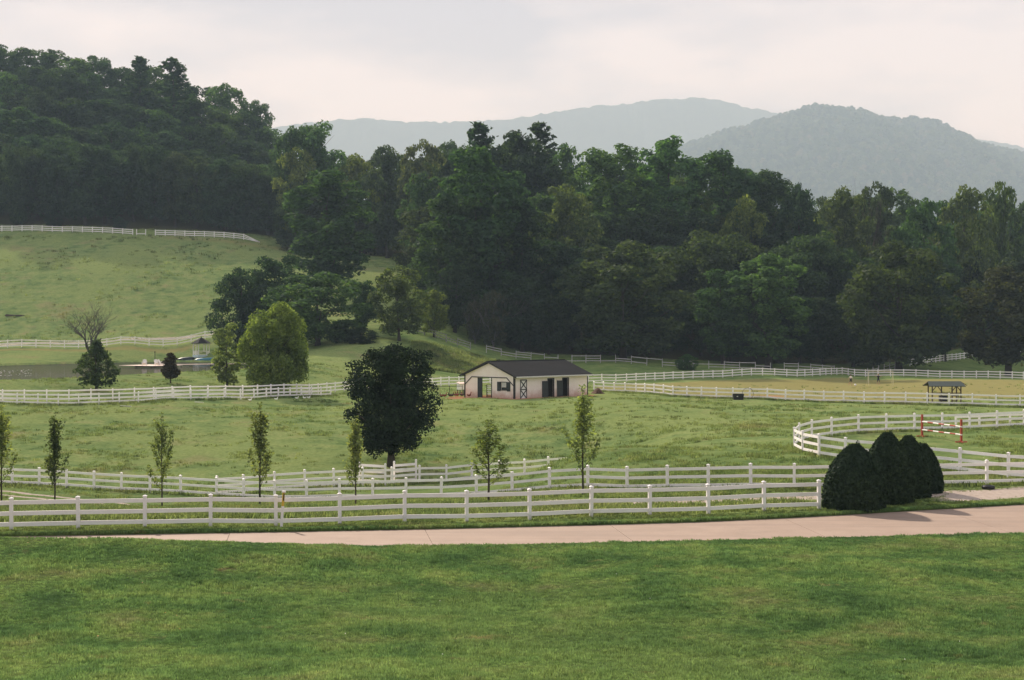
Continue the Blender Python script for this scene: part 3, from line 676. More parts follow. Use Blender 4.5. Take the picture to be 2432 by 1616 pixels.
def sapling(i):
    r = np.random.default_rng(200+i); H = 5.4; mb = MB(); P = []; Nn = []; Sz = []
    mb.tube([(0, 0, -0.1), (0.02, 0, H*0.3), (0.0, 0.03, H*0.65), (0.02, 0, H*0.97)], [0.045, 0.034, 0.022, 0.006], 6)
    nb = (17, 20, 14)[i]; wide = (0.30, 0.24, 0.42)[i]
    for k in range(nb):
        z = H * (0.20 + 0.62 * (k / nb) ** 0.9); a = k*2.4 + r.random()*1.2; L = r.uniform(1.0, 1.9) * (1 - 0.55*k/nb)
        out = r.uniform(0.6, 1.25) * wide * (1.5 if k < 3 else 1)
        d = np.array([math.cos(a)*out, math.sin(a)*out, 1.0]); d /= np.linalg.norm(d)
        p0 = np.array([0.01, 0.01, z]); p1 = p0 + d*L*0.5 + np.array([math.cos(a), math.sin(a), 0])*0.06*L; p2 = p0 + d*L + np.array([0, 0, 0.10*L])
        mb.tube([p0, p1, p2], [0.015, 0.010, 0.003], 4, cap=False)
        m = int(r.uniform(55, 95) * L); u = r.random(m)**0.75*0.95 + 0.1
        p = p0 + u[:, None]*(p2 - p0) + np.sin(u*3.14)[:, None]*np.array([math.cos(a), math.sin(a), 0])*0.06*L + r.normal(size=(m, 3)) * np.array([0.085, 0.085, 0.07])
        P.append(p); Nn.append(r.normal(size=(m, 3)) + np.array([0, 0, .3])); Sz.append(r.uniform(0.05, 0.125, m))
    m = 150; u = r.random(m); P.append(np.stack([r.normal(size=m)*0.06, r.normal(size=m)*0.06, H*(0.55 + 0.45*u)], -1)); Nn.append(r.normal(size=(m, 3))); Sz.append(r.uniform(0.05, 0.11, m))
    proto(f'sapling{i}', leaf_mesh('crown', np.concatenate(P), np.concatenate(Nn), np.concatenate(Sz), r, M['leaf_thin'], aspect=1.5), mb.mesh('trunk', M['bark'], smooth=True), H, 1.7)
for i in range(3): sapling(i)

def cone_shrub(i, H, Wd):
    """clipped conical shrub: dense sprigs over a closed inner body, spiky top"""
    r = np.random.default_rng(300+i); R_ = Wd / 2
    def rad(t): return R_ * (np.minimum(1.0, 0.90 + 0.7*t) if False else 1.0) * np.where(t < 0.18, 0.93 + 0.07*t/0.18, np.clip(1 - (np.maximum(t - 0.18, 0) / 0.86) ** 2.0, 0.0, 1) ** 0.82)
    n = 15000; t = r.random(n) ** 1.15; a = r.random(n) * 6.283
    lump = 1 + 0.03*np.sin(a*3 + i + t*5) + 0.02*np.sin(a*7 - t*9 + i*2) + 0.02*np.sin(a*13 + t*29)
    rr = rad(t) * lump * (1 - 0.10 * r.random(n) ** 2)
    p = np.stack([rr*np.cos(a), rr*np.sin(a), 0.05 + t*H*0.985], -1)
    nrm = np.stack([np.cos(a), np.sin(a), 0.35 + 0.5*t], -1) + r.normal(size=(n, 3))*0.55
    s = r.uniform(0.05, 0.115, n)
    m = 420; ta = 0.62 + 0.4*r.random(m); aa = r.random(m)*6.283; rt = rad(np.minimum(ta, 1.0))*0.95
    k = r.random(m); base = np.stack([rt*np.cos(aa), rt*np.sin(aa), ta*H*0.97], -1)
    spikes = np.concatenate([base + np.array([0, 0, 1.0])*u*(0.03 + 0.17*k[:, None]**3) + r.normal(size=(m, 3))*0.012 for u in (0.2, 0.5, 0.85, 1.1)])
    v, f = leaves(np.concatenate([p, spikes]), np.concatenate([nrm, r.normal(size=(4*m, 3))*np.array([1, 1, .2])]), np.concatenate([s, r.uniform(0.03, 0.06, 4*m)]), r, aspect=1.9)
    tz = np.linspace(0, 1, 14); nb = 20; bv = []
    for q in tz:
        for j in range(nb):
            an = 2*math.pi*j/nb; w = max(float(rad(np.array(q)))*0.88 - 0.03, 0.01); bv.append((w*math.cos(an), w*math.sin(an), 0.02 + q*H*0.95))
    bf = [(i2*nb + j, i2*nb + (j+1) % nb, (i2+1)*nb + (j+1) % nb, (i2+1)*nb + j) for i2 in range(13) for j in range(nb)]
    V = np.concatenate([v, np.array(bv)]); F = np.concatenate([f, np.array(bf) + len(v)])
    me = np_mesh('foliage', V, F, M['leaf_dark'])
    tone = np.concatenate([r.random(len(f)), np.zeros(len(bf))])
    at_ = me.attributes.new('tone', 'FLOAT', 'FACE'); at_.data.foreach_set('value', tone.astype(np.float32))
    return me

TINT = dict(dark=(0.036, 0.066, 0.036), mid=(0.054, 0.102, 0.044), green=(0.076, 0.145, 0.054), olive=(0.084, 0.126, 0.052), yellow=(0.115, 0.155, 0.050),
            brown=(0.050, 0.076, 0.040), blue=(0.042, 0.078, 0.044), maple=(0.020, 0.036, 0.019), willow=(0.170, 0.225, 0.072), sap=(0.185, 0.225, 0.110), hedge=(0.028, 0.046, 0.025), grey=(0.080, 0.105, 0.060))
def tree(key, px, D, top_py=None, w_px=None, tint='mid', label='', group=None, name='deciduous_tree', h=None, w=None, cat='tree', jit=0.12, rz=None, sink=0.1):
    p = at(px, D); cm, tmesh, ph, pw = PROTO[key]
    if h is None: h = EYE - D * (top_py - HY) / FPX - p.z
    if w is None: w = w_px * D / FPX
    o = empty(name, (p.x, p.y, p.z - sink), random.random()*6.28 if rz is None else rz)
    o.scale = (w / pw, w / pw, h / ph)
    t = link('trunk', tmesh, o)
    if cm is not None:
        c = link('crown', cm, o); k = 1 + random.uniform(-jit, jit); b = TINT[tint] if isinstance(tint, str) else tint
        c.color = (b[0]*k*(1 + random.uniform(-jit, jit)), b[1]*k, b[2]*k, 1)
    tag(o, label, cat, group); return o

# ------------------------------------------------------------------ trees one can tell apart
tree('maple', 930, 112, 822, 232, 'maple', 'dense dark round maple standing alone behind the white gate', name='maple_tree', rz=0.4, jit=0)
tree('willow', 652, 173, 731, 160, 'willow', 'bright yellow green willow with several trunks behind the pond fence', name='willow_tree', rz=1.0, jit=0)
tree('slender', 540, 177, 768, 78, 'sap', 'slender pale leaved tree beside the willow at the pond', rz=0.2)
tree('smalltree', 229, 162.5, 806, 108, (0.060, 0.092, 0.048), 'small dark feathery tree on the pond bank below the leafless tree', rz=2.0)
tree('dwarf', 405, 176.5, 838, 50, (0.050, 0.040, 0.022), 'tiny dark reddish round tree on the pond bank by the dock', rz=0.6, jit=0)
spec = [
 ('fine1', 578, 262, 640, 165, 'blue', 'wide feathery grey green tree behind the willow, left of the darker crowns'),
 ('fine0', 655, 268, 606, 190, 'blue', 'feathery dark tree rising between the grey green one and the dense tree'),
 ('fine0', 755, 246, 648, 260, 'mid', 'broad dense dark tree directly behind the bright willow'),
 ('fine1', 860, 262, 668, 110, 'dark', 'low dark tree between the dense tree and the thin trunked one'),
 ('tall0', 782, 325, 406, 225, (0.060, 0.108, 0.044), 'tall dark ragged tree standing alone in front of the hilltop wood'),
 ('loose1', 948, 247, 632, 138, 'olive', 'thin olive tree with a visible trunk above the dark maple'),
 ('loose0', 1030, 262, 690, 80, 'yellow', 'small yellowish tree beside the olive tree at the plank fence'),
 ('tall1', 1140, 285, 356, 240, 'mid', 'huge dark green tree with a domed top in mid wood'),
 ('tall2', 1075, 282, 470, 175, 'mid', 'lower left limb crown of the huge domed tree'),
 ('tall3', 1235, 288, 480, 170, 'dark', 'dark tree against the right flank of the huge domed tree'),
 ('round1', 1080, 272, 640, 130, 'dark', 'dark low tree at the foot of the huge domed tree'),
 ('round2', 1240, 268, 655, 160, 'dark', 'dark bushy tree behind the barn roof'),
 ('tall2', 1455, 325, 348, 190, 'green', 'tall fresh green tree, left of the three on the skyline right of centre'),
 ('tall0', 1580, 330, 330, 190, 'green', 'tallest fresh green tree on the skyline right of centre'),
 ('tall1', 1715, 332, 362, 190, 'mid', 'tall green tree stepping down the skyline beside the fresh green ones'),
 ('tall3', 1815, 335, 408, 150, 'mid', 'green tree at the end of the stepped skyline clump'),
 ('round0', 1345, 305, 445, 180, 'olive', 'olive crown tree below the fresh green skyline clump'),
 ('loose1', 1768, 308, 466, 115, 'yellow', 'small bright yellow green crown set in the dark wood'),
 ('fine0', 1480, 262, 577, 330, (0.054, 0.084, 0.042), 'very broad brownish olive tree behind the middle of the arena fence'),
 ('fine1', 1690, 284, 552, 260, (0.054, 0.084, 0.042), 'broad grey olive crown behind the pale pointed tree'),
 ('tall1', 1825, 259, 606, 205, 'green', 'pale green pointed tree behind the far arena fence'),
 ('tall2', 1718, 262, 640, 130, 'mid', 'narrow green tree leaning on the pale pointed tree'),
 ('fine1', 1930, 288, 556, 230, (0.054, 0.084, 0.042), 'rounded grey brown crown right of the pale pointed tree'),
 ('fine0', 2135, 262, 577, 290, (0.062, 0.082, 0.030), 'wide soft green tree behind the two players'),
 ('round3', 2395, 258, 636, 250, (0.050, 0.052, 0.026), 'dark brownish tree with a forked trunk by the rising fence'),
 ('round4', 2010, 310, 455, 160, 'olive', 'olive tree topped by thin bare twigs on the right skyline'),
 ('loose1', 2080, 322, 436, 120, 'brown', 'brownish thin crown on the right skyline beside the olive tree'),
 ('round2', 2290, 316, 452, 170, 'olive', 'sunlit olive crown near the right end of the skyline'),
 ('loose0', 2375, 326, 438, 130, 'olive', 'airy pale crown at the right end of the skyline'),
 ('round1', 2200, 300, 478, 170, 'mid', 'mid green crown above the wide soft green tree'),
 ('round3', 1900, 322, 440, 120, 'blue', 'bluish narrow crown where the stepped clump meets the lower skyline'),
 ('round4', 752, 420, 298, 190, 'green', 'lit green dome at the right shoulder of the hilltop wood'),
 ('round2', 690, 412, 308, 130, 'mid', 'green crown joining the hilltop wood to the lit dome'),
 ('loose1', 705, 402, 352, 110, 'yellow', 'yellowish crown on the right shoulder of the hilltop wood'),
 ('loose0', 845, 400, 370, 130, 'yellow', 'yellow tinged crown in the saddle left of the grey topped tree'),
 ('loose1', 1005, 372, 336, 130, 'grey', 'grey green thin topped tree in the saddle'),
 ('round0', 920, 385, 352, 140, 'brown', 'brownish crown in the saddle of the wood'),
 ('round3', 1230, 352, 318, 200, 'dark', 'dark broad crown beneath the two pines'),
]
for k, (key, px, D, tp, w, tint, lab) in enumerate(spec):
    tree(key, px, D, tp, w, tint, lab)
for px, D, tp, w, lab in ((330,505,140,95,'pine poking above the hilltop wood, the smaller and left of two'), (408,495,143,120,'spreading pine poking above the hilltop wood, the right of two'),
                          (1135,352,300,140,'pointed pine in the skyline above the huge domed tree'), (1282,356,298,130,'flat topped pine in the skyline right of the pointed pine')):
    tree('pine1' if px in (330, 1135) else 'pine2', px, D, tp, w, 'blue', 'dark ' + lab, name='pine_tree')

# leafless and twiggy trees
bt = at(215, 272); o = empty('leafless_tree', (bt.x, bt.y, bt.z - 0.3)); tag(o, 'leafless grey branching tree standing at the pond fence', 'tree')
o.scale = (1.25, 1.25, 1.1); link('trunk', bare_tree(11, 11.0, 0.5, 0.30, 6), o)
for px, D, H, lab, sd in ((1172,264,12.5,'half bare grey twiggy tree left of the barn roof at the wood edge',5), (1128,266,9,'low grey twiggy tree at the lower end of the plank fence',8)):
    p = at(px, D); o = empty('twiggy_tree', (p.x, p.y, p.z - 0.2)); tag(o, lab, 'tree'); link('trunk', bare_tree(sd, H, 0.42, 0.16, 5, 'bark_grey'), o)
    c = link('crown', PROTO['loose1'][0], o); c.scale = (0.42*H/11, 0.42*H/11, 0.55*H/11); c.color = (0.070, 0.078, 0.048, 1)
p = at(2035, 318); o = empty('leafless_tree', (p.x, p.y, p.z)); tag(o, 'bare twigs rising above the olive tree on the right skyline', 'tree'); o.scale = (1.9, 1.9, 2.75); link('trunk', bare_tree(21, 12, 0.3, 0.14), o)

# ------------------------------------------------------------------ the wood, tree behind tree
SKY_L = [(-150,110),(0,108),(60,92),(120,112),(190,124),(250,134),(330,150),(400,160),(450,182),(520,184),(580,215),(640,255),(670,298),(720,330),(790,345),(850,362)]
SKY_R = [(850,362),(930,352),(1010,345),(1085,322),(1180,325),(1280,322),(1340,338),(1420,362),(1560,345),(1680,358),(1800,392),(1850,425),(1920,448),(2000,458),(2060,445),(2140,450),(2280,458),(2420,455),(2600,455)]
keys = ['round0', 'round3', 'round1', 'tall1', 'round2', 'fine1', 'round3', 'round0', 'round4', 'fine0']
kk = 0
ORD = 'first second third fourth fifth sixth seventh eighth ninth tenth eleventh twelfth thirteenth fourteenth fifteenth sixteenth seventeenth eighteenth nineteenth twentieth'.split() + [f'{k}th' for k in range(21, 60)]
ORD[20:23] = ['twenty-first', 'twenty-second', 'twenty-third']
def row(sky, px0, px1, stepx, D, off, lab, group, tints, hmax=34, hmin=13, wj=(1.85, 2.5)):
    global kk
    px = px0 + random.uniform(0, stepx*0.5); cnt = 0
    while px < px1:
        d = D * random.uniform(0.985, 1.015); x = wx(px, d); z = gz(x, d)
        tp = float(interp(px, sky)) + off + random.uniform(-14, 20)
        h = min(hmax, max(hmin, EYE - d*(tp - HY)/FPX - z)); w = stepx * random.uniform(*wj) * d / FPX
        tree(keys[kk % len(keys)], px, d, tint=random.choice(tints), h=h, w=w, label=lab.format(ORD[cnt]) if '{}' in lab else lab, group=group, sink=0.4); kk += 7; cnt += 1
        px += stepx * random.uniform(0.8, 1.2)
hill_t = ['dark', 'mid', 'blue', 'mid', 'dark', 'green', 'blue']
LH = 'tall tree deep in the dark wood above the hilltop fence'
GH = 'trees of the hilltop wood'
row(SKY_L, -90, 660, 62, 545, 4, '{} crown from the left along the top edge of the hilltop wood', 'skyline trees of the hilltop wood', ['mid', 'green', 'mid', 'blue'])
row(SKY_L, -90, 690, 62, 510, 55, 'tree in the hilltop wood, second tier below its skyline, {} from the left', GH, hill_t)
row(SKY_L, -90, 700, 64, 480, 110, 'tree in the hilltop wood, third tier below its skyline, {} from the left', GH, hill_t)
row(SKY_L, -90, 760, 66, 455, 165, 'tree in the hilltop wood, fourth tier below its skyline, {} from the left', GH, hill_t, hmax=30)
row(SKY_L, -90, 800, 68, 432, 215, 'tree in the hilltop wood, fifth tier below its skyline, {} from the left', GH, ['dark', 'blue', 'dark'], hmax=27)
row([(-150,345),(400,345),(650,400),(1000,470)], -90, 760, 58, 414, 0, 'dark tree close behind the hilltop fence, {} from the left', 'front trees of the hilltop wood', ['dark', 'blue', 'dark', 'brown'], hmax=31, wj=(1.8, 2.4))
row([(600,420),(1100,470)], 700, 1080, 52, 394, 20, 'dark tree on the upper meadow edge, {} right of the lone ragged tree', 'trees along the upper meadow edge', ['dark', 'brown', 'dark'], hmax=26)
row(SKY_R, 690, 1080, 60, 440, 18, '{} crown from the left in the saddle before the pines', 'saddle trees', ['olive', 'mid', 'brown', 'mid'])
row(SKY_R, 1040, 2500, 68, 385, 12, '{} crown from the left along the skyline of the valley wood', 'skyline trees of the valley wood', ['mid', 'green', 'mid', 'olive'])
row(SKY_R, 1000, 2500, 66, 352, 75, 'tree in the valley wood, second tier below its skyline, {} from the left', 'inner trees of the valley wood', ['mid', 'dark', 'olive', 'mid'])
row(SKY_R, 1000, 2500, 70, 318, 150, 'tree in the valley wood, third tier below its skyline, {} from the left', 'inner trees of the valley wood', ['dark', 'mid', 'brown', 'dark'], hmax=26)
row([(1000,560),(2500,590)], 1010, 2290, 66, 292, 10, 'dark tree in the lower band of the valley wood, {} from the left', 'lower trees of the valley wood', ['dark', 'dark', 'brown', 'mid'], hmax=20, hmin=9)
row([(1000,690),(2500,700)], 1160, 2140, 60, 271, 0, 'low dark tree shading the pale fence, {} from the barn side', 'edge trees of the valley wood', ['dark', 'dark', 'brown'], hmax=13, hmin=6, wj=(1.5, 2.1))
for px, D, h, w, lab in ((1632,249,3.4,4.4,'round pale shrub in front of the broken board fence'), (1015,236,1.5,4.5,'low bramble on the grassy bank left of the barn'), (860,243,3.4,6,'dark shrub below the thin olive tree'), (1185,240,2.2,3.6,'grey shrub just behind the barn ridge'), (820,250,4,7,'dark shrub at the foot of the dense tree behind the willow'),
                         (128,407,5,6,'dark shrub hanging over the hilltop fence'), (285,407,4,5,'second dark shrub hanging over the hilltop fence')):
    tree('round1' if px != 1632 else 'loose0', px, D, tint='grey' if px in (1015, 1185) else ('green' if px == 1632 else 'dark'), h=h, w=w, label=lab, name='shrub', cat='shrub', sink=0.7)

# young trees planted along the lane
for i, (px, D, tp, w, tint, lab) in enumerate(((4,75,956,70,'sap','young thin tree cut by the left edge of the picture'),(130,75,976,64,(0.095,0.13,0.068),'young dark columnar tree, second along the lane'),(385,76,977,62,'sap','young columnar tree, third along the lane'),
        (617,75,953,78,(0.20,0.23,0.11),'young columnar tree with yellowing lower leaves, fourth along the lane'),(845,77,985,66,(0.21,0.23,0.12),'young columnar tree in front of the dark maple'),
        (1160,76,995,88,(0.125,0.165,0.075),'young broader tree right of the dark maple'),(1385,74,911,84,(0.20,0.24,0.12),'tallest young columnar tree, nearest the barn end'))):
    tree(f'sapling{i % 3}', px, D, tp, w*1.3, tint, lab, 'young trees along the lane', name='young_tree', sink=0.05, jit=0.06)

# clipped conical shrubs beside the drive
for i, (px, D, H, Wd, lab) in enumerate(((2030,63.9,2.88,2.9,'widest clipped dark conical shrub at the end of the fence'),(2108,66.2,3.25,2.5,'tallest clipped dark conical shrub, second in the row'),(2158,68.3,2.95,2.1,'clipped dark conical shrub, third in the row'),(2192,70.2,2.4,1.9,'hindmost clipped dark conical shrub in the row'))):
    p = at(px, D); o = empty('conical_shrub', (p.x, p.y, p.z - 0.04)); tag(o, lab, 'shrub', 'clipped shrubs beside the drive')
    f = link('foliage', cone_shrub(i, H, Wd), o); f.color = (*TINT['hedge'], 1)
    mb = MB(); mb.tube([(0, 0, -0.1), (0, 0, 0.6)], [0.09, 0.07], 6); mb.build('trunk', M['bark'], o)

# ------------------------------------------------------------------ fences
POST = {}
def post_mesh(h, w, mat, capped):
    k = (round(h, 2), w, mat, capped)
    if k not in POST:
        mb = MB(); a = w/2; mb.box(-a, a, -a, a, -0.25, h - (0.0 if capped else 0.05))
        if not capped:
            b = len(mb.v); mb.add([(-a*1.2, -a*1.2, h-0.05), (a*1.2, -a*1.2, h-0.05), (a*1.2, a*1.2, h-0.05), (-a*1.2, a*1.2, h-0.05), (0, 0, h+0.03)], [(3,2,1,0),(0,1,4),(1,2,4),(2,3,4),(3,0,4)])
        POST[k] = mb.mesh('post', M['white_post' if mat == 'white' else mat])
    return POST[k]
def cap_mesh(w):
    k = ('cap', w)
    if k not in POST:
        a = w*0.62; mb = MB(); mb.box(-a, a, -a, a, 0.0, 0.025)
        mb.add([(-a, -a, 0.025), (a, -a, 0.025), (a, a, 0.025), (-a, a, 0.025), (0, 0, 0.075)], [(0,1,4),(1,2,4),(2,3,4),(3,0,4)])
        POST[k] = mb.mesh('cap', M['white'])
    return POST[k]
def rail_mesh(mat, t, w):
    k = ('rail', mat, t, w)
    if k not in POST: POST[k] = MB().box(0, 1, -t/2, t/2, -w/2, w/2).mesh('rail', M[mat])
    return POST[k]

def spaced(path, gap, start=0.0):
    """points every gap metres along a path of (px, D)"""
    P = [Vector((wx(a, b), b, 0)) for a, b in path]; out = []; nxt = start; run = 0.0
    for a, b in zip(P[:-1], P[1:]):
        L = (b - a).length
        while nxt <= run + L + 1e-6:
            q = a.lerp(b, (nxt - run) / L); out.append((q.x, q.y)); nxt += gap
        run += L
    return out

def fence(name, label, posts, h=1.27, rails=(0.24, 0.68, 1.11), pw=0.13, rw=0.15, rt=0.045, mat='white', capped=False, skip=(), group=None, tilt=0.0, drop=()):
    P = np.array(posts, float); z = ground(P[:, 0], P[:, 1])
    o = empty(name, (P[0, 0], P[0, 1], z[0])); tag(o, label, 'fence', group); base = Vector((P[0, 0], P[0, 1], z[0]))
    pm = post_mesh(h, pw, mat, capped); rm = rail_mesh(mat, rt, rw)
    Q = [Vector((P[i, 0], P[i, 1], z[i])) for i in range(len(P))]
    for i, q in enumerate(Q):
        nb = Q[min(i+1, len(Q)-1)] - Q[max(i-1, 0)]
        p = link('post', pm, o); p.location = q - base
        p.rotation_euler = (random.gauss(0, tilt), random.gauss(0, tilt), math.atan2(nb.y, nb.x))
        if capped:
            c = link('cap', cap_mesh(pw), p); c.location = (0, 0, h)
    for i in range(len(Q) - 1):
        if i in skip: continue
        d = Q[i+1] - Q[i]; L = d.length; dx = d.normalized(); dy = Vector((-dx.y, dx.x, 0)).normalized(); dz = dx.cross(dy)
        R = Matrix((dx, dy, dz)).transposed().to_4x4()
        for k, rz in enumerate(rails):
            if (i, k) in drop: continue
            r = link('rail', rm, o); j = Vector((0, 0, random.gauss(0, tilt*0.6)))
            r.matrix_local = Matrix.Translation(Q[i] - base + Vector((0, 0, rz)) + j) @ R @ Matrix.Diagonal((L, 1, 1, 1))
    return o
def pd(*a): return [(wx(px, D), D) for px, D in a]
def flatD(py): return EYE * FPX / (py - HY)

A_ = [(-135,1265),(27,1260.6),(186,1256.5),(344,1254),(500,1250.5),(655,1248),(807,1245),(961,1240.8),(1108.5,1237),(1258,1232.5),(1404,1227.5),(1543,1222.5),(1682.6,1218.5),(1814.6,1213.5),(1945,1210)]
fence('board_fence', 'near white three rail fence along the drive, ending at the conical shrubs', pd(*[(px, flatD(py)) for px, py in A_]), capped=True, pw=0.14, rw=0.165, tilt=0.007)
B_ = [(-230,103),(-165,102.5),(-100,102),(-35,101),(47-18,100.3),(111-18,99.7),(176-18,99.2),(241-18,98.8),(308-20,98.3),(376-20,98),(444-15,97),(514,95.5),(578,94.5),(652,93),(728,92),(806,91),(885,90),(964,89),(1047.5,88),(1131.5,86),(1216,84),(1305,82),(1396,80),(1489,78),(1585,76.5),(1682,75),(1783,73.4),(1886,72),(1992,72),(2098,72.2),(2217,72.6),(2344,73),(2470,73.4),(2600,73.8)]
fence('board_fence', 'long white fence curving through the dip behind the young trees', pd(*B_), capped=True, h=1.28, tilt=0.008)
C_ = [(514,96.4),(578,97.4),(652,98.4),(724,99.4),(793,100.3),(861,101.2),(930,102.2),(996,103),(1060,103.5),(1121,104),(1186,106),(1246,108),(1303,110),(1362,112)]
fence('board_fence', 'white fence climbing from the dip past the gate and behind the grassy shoulder', pd(*C_), h=1.3, capped=True, tilt=0.01)
L_ = [(2520,73.5+0.9),(2395,76.3),(2280,79.5),(2180,82),(2090,84.5),(2008,87),(1945,89.2),(1906,92.2),(1886,96.2),(1898,101),(1928,104.3),(1975,106.5),(2039,108.5),(2105,110.5),(2172,112),(2238,113),(2303,114),(2368,115.5),(2432,116.8),(2500,118),(2570,119)]
fence('board_fence', 'white paddock fence bending round in a loop behind the conical shrubs', pd(*L_), h=1.4, rails=(0.28, 0.76, 1.23), capped=True, rw=0.165)
LOW_ = [(2270,118.5),(2326,119.5),(2399,121),(2470,122.5),(2540,124)]
fence('rail_fence', 'low white rail line behind the loop fence at the right edge', pd(*LOW_), h=0.9, rails=(0.4, 0.75))
E1 = spaced([(-260,148),(26,148.5),(309,151.5),(582,160.5),(705,168),(806,176)], 2.06, 0.6)
fence('board_fence', 'nearer of the two white fences before the pond', E1, h=1.22, rails=(0.27, 0.66, 1.06), tilt=0.015)
E2 = spaced([(-260,150.8),(50,151.6),(325,154.8),(592,164.5),(737,173.5),(808,181),(1033,200),(1072,204),(1200,213),(1402,220.5),(1470,221.5),(1604,231),(1793,242),(1886,244),(1950,249.5),(2004,257),(2033,252.8),(2072,251),(2112,249.3),(2152,248),(2193,245.8),(2234,243.4),(2317,238.6),(2402,233.2),(2500,226)], 2.27, 0.3)
fence('board_fence', 'long white fence from the pond, past the barn and along the far arena side', E2, h=1.32, rails=(0.30, 0.73, 1.16))
F_ = spaced([(1400,191),(1418.6,189),(1508.7,182),(1600,173),(1694.5,168),(1790.5,164),(1887,160.5),(2090,154.4),(2248,150),(2412,147),(2560,144.5)], 2.36, 1.25)
fence('board_fence', 'white fence along the near side of the dry arena, right of the barn', F_, h=1.34, rails=(0.30, 0.74, 1.18), tilt=0.008)
H_ = spaced([(1155,259),(1227,260),(1258,260),(1415,254),(1562,252.5),(1720,252.5),(1823,252.5),(1906,254.5),(1990,258.5)], 2.75)
gaps = {(i, k) for i in range(len(H_)) for k in range(3) if random.random() < 0.28}
fence('board_fence', 'pale fence with missing boards in the shade of the wood', H_, h=1.45, rails=(0.38, 0.82, 1.26), tilt=0.02, drop=gaps, pw=0.10, rw=0.12, mat='shaded_white')
H2 = spaced([(2060,252.5),(2143,266)], 2.6)
fence('board_fence', 'short pale fence slanting behind the far goal', H2, h=1.5, rails=(0.5, 1.0), tilt=0.02, drop={(1, 0), (2, 1)}, mat='shaded_white', pw=0.1, rw=0.11)
H3 = spaced([(2161,270),(2250,290),(2342,312),(2427,330),(2520,350)], 2.7)
fence('board_fence', 'white fence climbing away beneath the tree with the forked trunk', H3, h=1.45, rails=(0.35, 0.8, 1.25), drop={(i, k) for i in range(14, 60) for k in range(3) if random.random() < 0.4})
I_ = spaced([(940,267),(976,264),(1030,261),(1086,258),(1142,256.5)], 2.5)
fence('plank_fence', 'grey weathered plank fence sloping down behind the dark maple', I_, h=1.45, rails=(0.42, 0.85, 1.28), mat='grey_wood', tilt=0.02, drop={(3, 0), (5, 2), (8, 1)})
K_ = spaced([(-260,285),(32,286),(300,288.5),(486,291.5),(560,292)], 2.78, 0.9)
fence('board_fence', 'white fence on the far bank of the pond below the hill meadow', K_, h=1.68, rails=(0.40, 0.95, 1.48), rw=0.19, pw=0.17)
J1 = spaced([(-260,400),(24.5,400),(250,400),(323,400)], 2.83, 0.2)
fence('board_fence', 'white fence along the top of the hill meadow, left of the gap', J1, h=1.7, rails=(0.42, 0.95, 1.5), rw=0.2, pw=0.2)
fence('board_fence', 'single white post and low board beside the gap in the hilltop fence', pd((324.5,400),(346,400)), h=1.7, rails=(0.42,), rw=0.2, pw=0.2)
J2 = spaced([(369,400),(438,400),(530,400),(600,400)], 2.76)
o = fence('board_fence', 'white fence along the top of the hill meadow, right of the gap', J2, h=1.7, rails=(0.42, 0.95, 1.5), rw=0.2, pw=0.2)
e0, e1 = Vector((J2[-1][0], J2[-1][1], gz(*J2[-1]))), at(617, 399); rm = rail_mesh('white', 0.045, 0.2)
for rz in (0.42, 0.95, 1.5):
    a = e0 + Vector((0, 0, rz)); b = e1 + Vector((0, 0, 0.1)); d = b - a; dx = d.normalized(); dy = Vector((-dx.y, dx.x, 0)).normalized()
    r = link('rail', rm, o); r.matrix_local = Matrix.Translation(a - o.location) @ Matrix((dx, dy, dx.cross(dy))).transposed().to_4x4() @ Matrix.Diagonal((d.length, 1, 1, 1))
for i, (px, D, L, lab) in enumerate(((286,148.4,1.3,'fallen white board in the grass before the left part of the pond fence'),(463,152.5,1.0,'shorter fallen white board in the grass below the dock'))):
    p = at(px, D); o = link('fallen_rail', rail_mesh('white', 0.045, 0.15)); o.location = p + Vector((0, 0, 0.1)); o.scale = (L, 1, 1); o.rotation_euler = (1.2, 0.03, -0.25); tag(o, lab, 'board')

# gate leaves behind the climbing fence
def gate_leaf(a, b, label, h=1.5):
    a, b = at(*a), at(*b); o = empty('field_gate', a); tag(o, label, 'gate'); d = b - a
    for p in (a, b):
        q = link('post', post_mesh(h + 0.1, 0.14, 'white', False), o); q.location = p - a
    for z in (0.28, 0.62, 0.96, 1.38):
        mb = MB(); mb.bar(Vector((0, 0, z)), d + Vector((0, 0, z)), 0.05, 0.17); mb.build('rail', M['white'], o)
gate_leaf((853,102.6), (915,101.9), 'white slatted gate leaf at the foot of the dark maple, left half')
gate_leaf((936,102.9), (988,103.6), 'white slatted gate leaf at the foot of the dark maple, right half', 1.62)

# yellow marker post leaning by the near fence
p = at(668, 57.9); o = empty('marker_post', p); o.rotation_euler = (0, math.radians(4), 0); tag(o, 'leaning white marker post with a yellow sleeve at the near fence', 'marker post')
MB().box(-.05, .05, -.05, .05, -.2, .90).build('lower_post', M['white'], o)
MB().box(-.045, .045, -.045, .045, .90, 1.46).build('sleeve', M['yellow'], o)
MB().box(.0, .047, -.048, -.04, 1.12, 1.42).build('warning_strip', M['dark_trim'], o)
MB().box(-.075, .075, -.06, .06, 1.46, 1.52).build('top_cap', M['white'], o)

